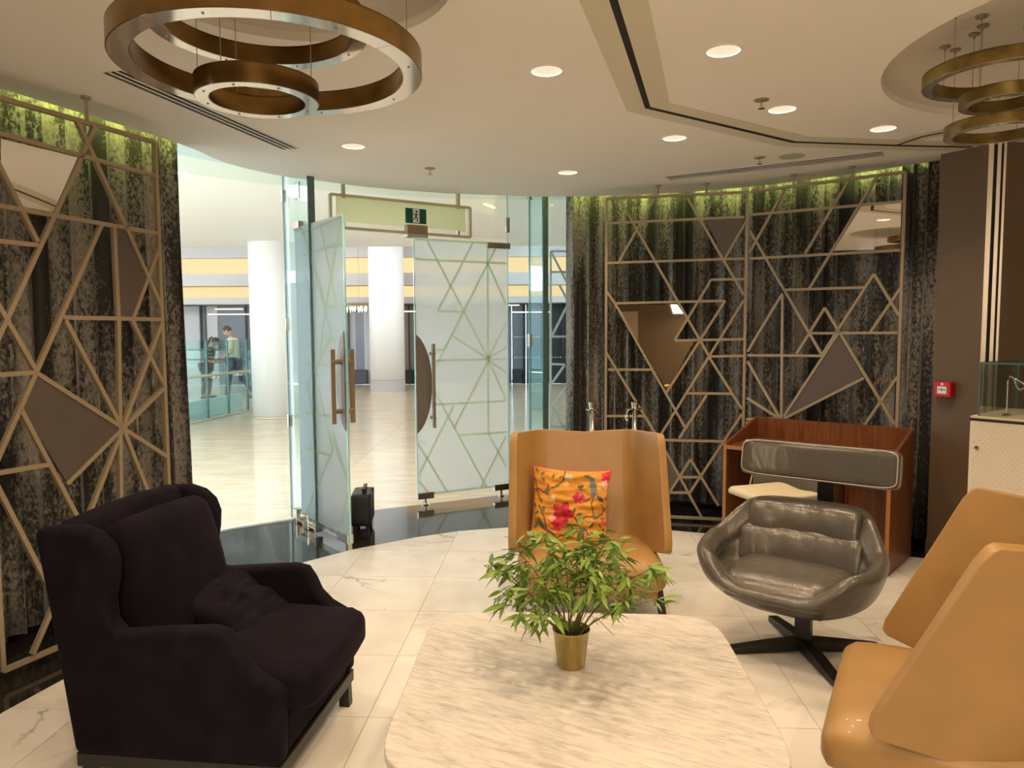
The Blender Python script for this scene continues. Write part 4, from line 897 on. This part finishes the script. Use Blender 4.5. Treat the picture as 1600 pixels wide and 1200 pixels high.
rbox((0,0,0),(.56,.16,.54),.07,4,fn=lambda p:(p.x*(1-.06*(p.z>0)*abs(p.z)*4),p.y-.03*(1-(p.x/.3)**2)*(1-(p.z/.3)**2),p.z+.01*noise.noise(Vector((p.x*6,p.z*6,2))))).build('back_cushion',M['velvet'],ac,smooth=True,loc=(.01,.60,.66)).rotation_euler=(R(-12),0,0)
mb=MB(); mb.box((0,.375,.125),(2*W2-.02,.745,.05)); mb.build('plinth',M['black'],ac,bevel=.004)
for sx in(-1,1):
    for y,dy in((.03,0),(.70,.05)):
        mb=MB(); mb.beam((sx*(W2-.05),y,.125),(sx*(W2-.04),y+dy,0),.045,.045,(0,1,0)); mb.build('leg',M['black'],ac,bevel=.004)
cushion('velvet_cushion',(-1.13,2.86,.515),(R(28),R(0),R(80)),.40,.40,.13,'small black velvet cushion lying on the seat of the black armchair','cushion',M['velvet'],n=40)
# ---- grey leather swivel chair
sw=empty('swivel_chair',(1.44,3.53,0),math.atan2(-.61,.79)*1.0,label='grey leather swivel lounge chair with a separate headrest and black star base',cat='chair')
def shell(a,v):
    """a 0..1 around (0 = front), v 0..1 from underside centre over the rim to seat centre"""
    an=a*2*PI-PI/2; c,s=math.cos(an),math.sin(an)
    back=max(0,s); front=max(0,-s); side=abs(c)
    n=3.8; q=(abs(c)**n+abs(s)**n)**(-1/n)
    # rim height: low at the front lip, arms, then high square back
    sm=lambda e0,e1,x:(lambda t:t*t*(3-2*t))(max(0,min(1,(x-e0)/(e1-e0))))
    rim=.388+.132*sm(-.93,-.66,s)+.035*sm(-.5,.1,s)+.135*sm(.12,.62,s)
    flare=1+.10*sm(-.9,-.3,s)*side
    cyb=.03+.07*sm(.2,.8,s)
    wid=.395*flare*(1-.27*sm(.0,.75,s)); dep=.325
    k=round(v*17); H=rim-.40; bk=sm(.1,.6,s)
    rows=[(0,.215),(.30,.222),(.62,.265),(.86,.335),(.95,.335+(rim-.335)*.35),(1.0,.335+(rim-.335)*.75),(1.01,rim-.018),(.965,rim+.012),(.89,rim+.008),(.825,max(rim-.03,.404)),
          (.80-.07*bk,.40+H*.72),(.805+.02*bk,.40+H*.50),(.79-.12*bk,.40+H*.41),(.80-.24*bk,.40+H*.16),(.765-.26*bk,.392+.016*sm(.3,.8,front)),(.55-.18*bk,.412),(.25-.05*bk,.418),(0,.418)]
    r,z=rows[k]
    rr=r*q
    y=s*rr*dep+cyb*(1 if k>=3 else .3)*(z-.2)*1.6
    # front lip slides forward
    y-=.03*front*(1 if 4<=k<=14 else 0)
    return (c*rr*wid,y,z)
mb=MB(); mb.grid(lambda u_,v_:shell(u_,v_),48,18,cu=True); o=mb.build('seat_shell',M['grey'],sw,smooth=True,weld=True,subsurf=2); o.location=(-.05,-.065,0)
def pad(w,h,cz,cy,lean_,bulge,t=.10):
    def fn(p):
        x,y,z=p; k=(x/(w/2)); e=1-min(1,abs(k))**4
        return (x*(1-.10*max(0,z)/(h/2)*0),y-.075*k*k-(bulge*e*(1-(2*z/h)**2) if y<0 else 0)+lean_*z+.004*math.sin(x*40+z*9)*(y<0)*e,z)
    return rbox((0,0,0),(w,t,h),.04,5,fn=fn).build('back_pad',M['grey'],sw,smooth=True,loc=(-.05,cy,cz))
pad(.54,.175,.622,.205,.30,.024); pad(.60,.19,.492,.140,.35,.02)
def sc_(p):
    x,y,z=p; k=1-min(1,(x/.27)**4); return (x*(1-.12*max(0,-y)/.2),y-.02*k*(y<-.1),z+(.02*k*(1-(y/.22)**4) if z>0 else 0)-(.03*max(0,(-y-.08)/.12)**2))
rbox((0,0,0),(.54,.44,.07),.03,5,fn=sc_).build('seat_pad',M['grey'],sw,smooth=True,loc=(-.05,-.135,.398))
# headrest on its post
def hr(p):
    x,y,z=p; return (x,y-.10*(x/.38)**2,z)
h_=rbox((0,0,0),(.76,.105,.195),.035,4,fn=hr).build('headrest',M['grey'],sw,smooth=True,loc=(.0,.275,.905)); h_.rotation_euler=(R(-10),0,0)
for yy in (-.052,.052):
    mb=MB(); loop=[]
    for i in range(80):
        a=2*PI*i/80; c,s=math.cos(a),math.sin(a); q=(abs(c)**8+abs(s)**8)**(-1/8); x,z=c*q*.372,s*q*.09; loop.append((x,yy*1.0-.10*(x/.38)**2,z))
    loop.append(loop[0]); mb.tube(loop,.0035,6,caps=False); mb.build('headrest_piping',M['piping'],h_,smooth=True)
mb=MB(); mb.beam((0,.375,.44),(0,.335,.88),.085,.018,(0,1,0)); mb.build('headrest_post',M['black'],sw,bevel=.005)
mb=MB(); mb.box((0,0,.14),(.075,.055,.17)); mb.build('pedestal',M['black'],sw,bevel=.006)
mb=MB(); mb.box((0,.0,.222),(.22,.22,.012)); mb.build('seat_plate',M['black'],sw)
for k in range(4):
    a=-sw.rotation_euler.z+R(2)+k*PI/2; c,s=math.cos(a),math.sin(a)
    mb=MB(); n_=Vector((-s,c,0)); 
    v=[];
    for r_,h0,h1,w in ((.0,.018,.075,.032),(.20,.010,.055,.030),(.385,.0,.032,.026)):
        for sx in(-1,1):
            for z in(h0,h1): v.append((c*r_+n_.x*w*sx,s*r_+n_.y*w*sx,z))
    f=[(0,2,3,1),(8,9,11,10)]
    for q in (0,4): f+=[(q,q+1,q+5,q+4),(q+2,q+6,q+7,q+3),(q+1,q+3,q+7,q+5),(q,q+4,q+6,q+2)]
    mb.add(v,f); mb.build('base_arm',M['black'],sw,bevel=.004)
    mb=MB(); mb.box((c*.37,s*.37,-.0),(.03,.03,.012)); 
# ---- wooden desk
DLB,DRB=Vector((1.945,5.80)),Vector((2.80,5.045)); du=(DRB-DLB); DW=du.length; du.normalize(); dv=Vector((du.y,-du.x))
dk=empty('desk',(DLB.x,DLB.y,0),math.atan2(du.y,du.x),label='red-brown veneered desk with raised sides, behind the grey swivel chair',cat='desk')
DD=.575
side=[(0,0),(0,.905),(-.03,.905),(-DD,.76),(-DD,0)]
for x in (0.012,DW-.012):
    mb=MB(); T=Matrix(((0,0,1,x),(1,0,0,0),(0,1,0,0),(0,0,0,1))); mb.prism(side,-.012,.012,T); mb.build('side_panel',M['wood'],dk,bevel=.002)
    mb=MB(); mb.box((x,-DD-.002,.38),(.0245,.004,.76)); mb.build('lit_edge_strip',M['woodedge'],dk)
mb=MB(); mb.box((DW/2,-.012,.4525),(DW-.05,.022,.905)); mb.build('back_panel',M['wood'],dk)
mb=MB(); mb.box((DW/2,-DD/2-.012,.735),(DW-.05,DD-.025,.026)); mb.build('desktop',M['wood'],dk)
mb=MB(); mb.box((DW/2,-DD-.003,.735),(DW-.05,.004,.028)); mb.build('lit_edge_strip',M['woodedge'],dk)
mb=MB(); mb.box((DW*.66,-.26,.361),(.022,.46,.72)); mb.build('divider_panel',M['wood'],dk)
mb=MB(); mb.box((DW*.83,-.27,.30),(DW*.31,.02,.60)); mb.build('cupboard_door',M['wood'],dk)
# ---- small chair in front of the desk with a folded cream throw
dc=empty('desk_chair',(1.80,4.74,0),R(-32),label='small dark grey chair with brass wire arms under the headrest, by the desk',cat='chair')
def cb(p): x,y,z=p; return (x,y-.10*(x/.25)**2,z)
rbox((0,.20,.60),(.48,.05,.24),.022,4,fn=cb).build('backrest',M['greyshell'],dc,smooth=True)
rbox((0,-.02,.47),(.44,.42,.06),.025,3).build('seat',M['greyshell'],dc,smooth=True)
for sx in(-1,1):
    mb=MB(); mb.tube([(sx*.235,.10,.66),(sx*.245,.05,.56),(sx*.23,-.05,.48),(sx*.19,-.16,.45)],.008,8); mb.build('brass_arm',M['brass2'],dc,smooth=True)
    for y in (-.17,.15):
        mb=MB(); mb.tube([(sx*.17,y,.45),(sx*.21,y*1.15,0)],.011,8); mb.build('leg',M['brass2'],dc)
def throw(u_,v_):
    x=-.21+.42*u_+.01*math.sin(v_*5); t=v_
    if t<.42: y=.15-.36*t/.42; z=.492+.006*math.sin(u_*9)
    elif t<.58: a=(t-.42)/.16*PI; y=-.21-.036*math.sin(a); z=.464+.028*math.cos(a)
    else: y=-.21+.30*(t-.58)/.42; z=.436+.0*u_
    return (x,y,z+.028)
mb=MB(); mb.grid(throw,16,40); o=mb.build('folded_throw',M['cream'],smooth=True,solid=.012); o.location=(1.725,4.66,.045); o.rotation_euler=(0,0,R(-72)); tag(o,'folded cream cloth draped over the seat of the small desk chair','cloth')
# ---- stanchions
for x,y,lab,hook in ((.63,5.72,'polished queue post left of the lattice screen, behind the tan chair',0),(.965,5.72,'polished queue post with a hanging clip in front of the lattice screen',1)):
    o=empty('queue_post',(x,y,0),label=lab,cat='queue post')
    mb=MB(); mb.lathe([(0,0),(.15,0),(.152,.012),(.03,.03),(0,.03)],28); mb.build('base',M['steel'],o,smooth=False)
    mb=MB(); mb.lathe([(0,.03),(.0225,.03),(.0225,.975),(0,.975)],20); mb.build('pole',M['steel'],o,smooth=True)
    mb=MB(); mb.lathe([(0,.975),(.052,.975),(.052,.982),(.025,.984),(.032,1.035),(0,1.035)],24); mb.build('top_collar',M['steel'],o)
    if hook:
        mb=MB(); mb.tube([(-.045,0,.975),(-.062,0,.96),(-.06,0,.935)],.006,8); mb.lathe([(0,.88),(.014,.885),(.017,.925),(.008,.938),(0,.938)],12,(-.062,0,0)); mb.build('clip',M['steel'],o,smooth=True)
# ---- fire call point
d=Vector((WB[0]-WA[0],WB[1]-WA[1])).normalized(); s,z=hit(1480,608,WA,WB); cpx,cpy=WA[0]+d.x*s,WA[1]+d.y*s
fc=empty('fire_call_point',(cpx,cpy,z),math.atan2(d.y,d.x),label='square red fire alarm call point with a white window on the brown pier',cat='alarm')
mb=MB(); mb.box((0,-.03,0),(.115,.06,.105)); mb.build('box',M['red'],fc,bevel=.006)
mb=MB(); mb.box((0,-.0615,-.004),(.062,.003,.05)); mb.build('window',M['signwhite'],fc)
for x,r_ in((-.018,.005),(0,.0075),(.018,.005)):
    mb=MB(); mb.box((x,-.0635,.0),(r_*1.7,.002,r_*1.5)); mb.build('mark',M['plastic'],fc)
mb=MB(); mb.box((0,-.0612,.037),(.018,.003,.014)); mb.build('logo',M['signwhite'],fc)
# ---- jewellery display case
CA=Vector((2.585,4.10)); e1=Vector((.60,-.80)).normalized(); e2=Vector((.80,.60)).normalized()
jc=empty('display_case',(CA.x,CA.y,0),math.atan2(e1.y,e1.x),label='cream textured display cabinet with a glass box on top at the right edge',cat='display case')
LW,LD=.95,.62
mb=MB(); mb.box((LW/2,LD/2,.565),(LW,LD,1.03)); mb.build('cabinet',M['casewhite'],jc)
mb=MB(); mb.box((LW/2,LD/2,.035),(LW-.06,LD-.06,.07)); mb.build('plinth',M['dark'],jc)
mb=MB(); mb.box((LW/2,LD/2,1.088),(LW+.004,LD+.004,.014)); mb.build('shadow_gap',M['dark'],jc)
mb=MB(); mb.box((LW/2,LD/2,1.102),(LW,LD,.012)); mb.build('deck',M['cream'],jc)
# relief pattern of small pointed lozenges on the front
tile=MB()
for i in range(38):
    for j in range(60):
        x=.018+i*.0245+(.012 if j%2 else 0); z=.10+j*.0165
        tile.add([(x-.007,0,z),(x,-.0028,z+.003),(x+.007,0,z),(x,-.001,z+.011),(x,-.001,z-.006)],[(0,1,3),(1,2,3),(0,4,1),(1,4,2)])
o=tile.build('relief_pattern',M['casewhite'],jc); o['kind']='stuff'
mb=MB(); mb.lathe([(0,0),(.011,0),(.011,.008),(0,.010)],14,M=Matrix.Translation((.04,-.001,.93))@Matrix.Rotation(R(90),4,'X')); mb.build('lock',M['steel'],jc)
gz0,gz1=1.108,1.405
for a,b in (((.03,.03),(LW,.03)),((.03,.03),(.03,LD-.03)),((.03,LD-.03),(LW,LD-.03))):
    mb=MB(); mb.beam((*a,(gz0+gz1)/2),(*b,(gz0+gz1)/2),gz1-gz0,.008,(b[1]-a[1],-(b[0]-a[0]),0)); mb.build('glass_side',M['glass'],jc)
mb=MB(); mb.box((LW/2+.015,LD/2,gz1+.005),(LW-.03,LD-.06,.008)); mb.build('glass_lid',M['glassblue'],jc)
for a,b in (((.03,.03,gz1),(LW,.03,gz1)),((.03,.03,gz1),(.03,LD-.03,gz1)),((.03,.03,gz0),(.03,.03,gz1)),((.03,LD-.03,gz0),(.03,LD-.03,gz1))):
    mb=MB(); mb.beam(a,b,.009,.009,(0,0,1) if a[2]==b[2] else (1,0,0)); mb.build('glass_edge',M['glassedge'],jc)
def cworld(s,t): return (CA.x+e1.x*s+e2.x*t,CA.y+e1.y*s+e2.y*t)
for s,t,lab in ((.13,.14,'thin metal earring stand with a looped clip, nearest the corner of the glass case'),(.30,.40,'thin metal earring stand with a looped clip, at the picture edge in the glass case')):
    p=cworld(s,t); o=empty('earring_stand',(p[0],p[1],1.108),math.atan2(e1.y,e1.x),label=lab,cat='jewellery stand')
    mb=MB(); mb.lathe([(0,0),(.024,.0),(.018,.008),(.004,.014),(0,.014)],16); mb.build('foot',M['steel'],o)
    mb=MB(); mb.tube([(0,0,.012),(0,0,.20)],.0035,8); mb.build('rod',M['steel'],o)
    mb=MB(); mb.tube([(0,0,.20),(.012,-.004,.225),(.03,-.01,.215),(.05,-.02,.165),(.066,-.022,.15),(.088,-.026,.165),(.092,-.026,.178),(.07,-.02,.195),(.045,-.014,.205),(.03,-.01,.215)],.0055,8); mb.build('clip',M['steel'],o,smooth=True)
# ================================================================ PEOPLE
def skin(name,verts,edges,rad,mt,parent,lev=2,root=0):
    me=D.meshes.new(name); me.from_pydata(verts,edges,[]); me.materials.append(mt); o=D.objects.new(name,me); C.objects.link(o); o.parent=parent
    md=o.modifiers.new('skin','SKIN'); md.use_smooth_shade=True
    sv=me.skin_vertices[0].data
    for i,r in enumerate(rad): sv[i].radius=(r,r) if not isinstance(r,tuple) else r; sv[i].use_root=(i==root)
    ss=o.modifiers.new('s','SUBSURF'); ss.levels=lev; ss.render_levels=lev; return o
def chain(js): return js
def person(name,loc,rz,h,J,label,top,bottom,hair,tail=False,sleeve=True):
    """J: joints in metres for a 1.75 m figure facing -y"""
    o=empty(name,loc,rz,label=label,cat='person'); k=h/1.75; P=lambda n:tuple(c*k for c in J[n])
    order=['pelvis','waist','chest','neck0','neck1','lsh','lel','lwr','lha','rsh','rel','rwr','rha','lhip','lkn','lan','lto','rhip','rkn','ran','rto']
    ed=[('pelvis','waist'),('waist','chest'),('chest','neck0'),('neck0','neck1'),('chest','lsh'),('lsh','lel'),('lel','lwr'),('lwr','lha'),('chest','rsh'),('rsh','rel'),('rel','rwr'),('rwr','rha'),('pelvis','lhip'),('lhip','lkn'),('lkn','lan'),('lan','lto'),('pelvis','rhip'),('rhip','rkn'),('rkn','ran'),('ran','rto')]
    rd=dict(pelvis=(.145,.125),waist=(.14,.12),chest=(.165,.135),neck0=.06,neck1=.055,lsh=.058,lel=.040,lwr=.027,lha=.035,rsh=.058,rel=.040,rwr=.027,rha=.035,lhip=.085,lkn=.058,lan=.040,lto=.038,rhip=.085,rkn=.058,ran=.040,rto=.038)
    ix={n:i for i,n in enumerate(order)}; sc=lambda r,f=1,a=0:tuple((q*f+a)*k for q in r) if isinstance(r,tuple) else (r*f+a)*k
    skin('body',[P(n) for n in order],[(ix[a],ix[b]) for a,b in ed],[sc(rd[n],.9) for n in order],M['skin'],o)
    def sub(nm,ns,es,mt,f,a,over={}):
        i2={n:i for i,n in enumerate(ns)}; vv=[over[n] if n in over else P(n) for n in ns]; skin(nm,vv,[(i2[x],i2[y]) for x,y in es],[sc(rd.get(n,.06),f,a) for n in ns],mt,o)
    mid=lambda a,b,t:tuple(P(a)[i]*(1-t)+P(b)[i]*t for i in range(3))
    rd['ls2']=.050; rd['rs2']=.050; rd['hem']=(.15,.11)
    ov={'ls2':mid('lsh','lel',.8 if sleeve else .95),'rs2':mid('rsh','rel',.8),'hem':tuple(P('pelvis')[i]-(0,0,.04)[i]*k for i in range(3))}
    sub('shirt',['waist','chest','neck0','lsh','ls2','rsh','rs2','pelvis','hem'],[('waist','chest'),('chest','neck0'),('chest','lsh'),('lsh','ls2'),('chest','rsh'),('rsh','rs2'),('waist','pelvis'),('pelvis','hem')],top,1.0,.018,ov)
    sub('trousers',['pelvis','lhip','lkn','lan','rhip','rkn','ran'],[('pelvis','lhip'),('lhip','lkn'),('lkn','lan'),('pelvis','rhip'),('rhip','rkn'),('rkn','ran')],bottom,1.0,.012)
    for s in 'lr':
        a=Vector(P(s+'an')); b=Vector(P(s+'to')); d_=(b-a); mb=rbox((0,0,0),(.085*k,.27*k,.075*k),.03*k,2); q=mb.build('shoe',M['plastic'],o,smooth=True); q.location=(a.x*.45+b.x*.55,a.y*.45+b.y*.55,max(.038*k,(a.z*.4+b.z*.6)-.02)); q.rotation_euler=(0,0,math.atan2(d_.x,-d_.y) if d_.xy.length>.02 else 0)
    # head with face, tilted
    hd=empty('head',P('head')); hd.parent=o; hd.rotation_euler=J['headrot']
    mb=MB(); n=20
    def hf(u,v):
        th_=v*PI; ph=u*2*PI; x=.074*math.sin(th_)*math.cos(ph); y=.095*math.sin(th_)*math.sin(ph); z=.118*math.cos(th_)
        if z<0: x*=1+.5*z/.118*.5; y*=1-.1*(-z/.118)
        return (x*k,y*k,z*k)
    mb.grid(hf,n,14,cu=True); mb.build('skull',M['skin'],hd,smooth=True,weld=True)
    mb=MB(); mb.add([(0,-.125*k,-.015*k),(-.015*k,-.088*k,-.025*k),(.015*k,-.088*k,-.025*k),(0,-.09*k,.025*k)],[(0,1,3),(0,3,2),(0,2,1)]); mb.build('nose',M['skin'],hd)
    for s in(-1,1):
        mb=MB(); mb.lathe([(0,-.01*k),(.009*k,0),(0,.01*k)],8,(s*.03*k,-.084*k,.008*k)); mb.build('eye',M['plastic'],hd)
        rbox((s*.076*k,.005*k,0),(.014*k,.035*k,.06*k),.006*k,1).build('ear',M['skin'],hd,smooth=True)
    mb=MB(); mb.box((0,-.086*k,-.052*k),(.042*k,.008*k,.009*k)); mb.build('mouth',M['red'],hd)
    mb=MB()
    def hh(u,v):
        ph=u*2*PI; fr=max(0,-math.sin(ph)); th_=v*PI*(.60-.26*fr); return (.082*k*math.sin(th_)*math.cos(ph),(.006+.103*math.sin(th_)*math.sin(ph))*k,(.008+.123*math.cos(th_))*k)
    mb.grid(hh,n,8,cu=True); mb.build('hair',M['hair'],hd,smooth=True,solid=.006)
    if tail:
        mb=MB(); mb.tube([(0,.09*k,.05*k),(0,.14*k,.06*k),(0,.17*k,.0),(0,.15*k,-.10*k),(0,.13*k,-.20*k)],[.022*k,.03*k,.034*k,.026*k,.008*k],10); mb.build('ponytail',M['hair'],hd,smooth=True)
    # hands with five fingers
    for s,sg in (('l',1),('r',-1)):
        w=Vector(P(s+'ha')); e_=Vector(P(s+'wr')); d_=(w-e_).normalized(); sd=d_.cross(Vector((1,0,0))).normalized()
        vs=[tuple(w)];es=[];rs=[.026*k]
        for q,(of,ln) in enumerate(((-.030,.05),(-.012,.075),(.006,.082),(.022,.075),(.036,.058))):
            b0=w+sd*of*k+d_*.02*k; b1=b0+d_*ln*.55*k; b2=b1+(d_*.8+Vector((-.3*sg,0,0))).normalized()*ln*.45*k; i0=len(vs); vs+=[tuple(b0),tuple(b1),tuple(b2)]; es+=[(0,i0),(i0,i0+1),(i0+1,i0+2)]; rs+=[.010*k,.009*k,.008*k]
        skin('hand',vs,es,rs,M['skin'],o,1)
    return o
walk=dict(pelvis=(0,.0,.93),waist=(0,-.01,1.08),chest=(0,-.03,1.30),neck0=(0,-.05,1.45),neck1=(0,-.08,1.52),head=(0,-.14,1.63),headrot=(R(32),0,0),
 lsh=(.19,-.03,1.40),lel=(.23,.04,1.13),lwr=(.20,-.16,1.02),lha=(.17,-.24,1.03),rsh=(-.19,-.03,1.40),rel=(-.23,.0,1.12),rwr=(-.20,-.20,1.06),rha=(-.17,-.28,1.10),
 lhip=(.09,0,.90),lkn=(.10,-.10,.50),lan=(.10,-.14,.09),lto=(.10,-.27,.035),rhip=(-.09,0,.90),rkn=(-.10,.14,.50),ran=(-.10,.42,.14),rto=(-.10,.34,.035))
lean_=dict(pelvis=(0,.05,.92),waist=(0,.02,1.06),chest=(0,-.07,1.26),neck0=(0,-.13,1.40),neck1=(0,-.17,1.46),head=(0,-.22,1.56),headrot=(R(30),0,0),
 lsh=(.17,-.08,1.35),lel=(.20,-.06,1.08),lwr=(.17,-.25,.97),lha=(.15,-.33,.98),rsh=(-.17,-.08,1.35),rel=(-.20,-.04,1.08),rwr=(-.17,-.24,.99),rha=(-.15,-.32,1.01),
 lhip=(.08,.05,.89),lkn=(.09,-.02,.49),lan=(.09,.04,.09),lto=(.09,-.10,.035),rhip=(-.08,.05,.89),rkn=(-.09,.05,.49),ran=(-.09,.14,.09),rto=(-.09,.0,.035))
person('person',((366-800)/FPX*17.3,17.3,0),R(-90),1.74,walk,'person in a pale polo shirt and dark trousers walking head bowed behind the glass railing',M['polo'],M['jeans'],'short')
person('person',((325-800)/FPX*17.6,17.6,0),R(90),1.53,lean_,'person with a ponytail and dark floral top, leaning forward behind the glass railing',M['floral'],M['greypanel'],'long',True)
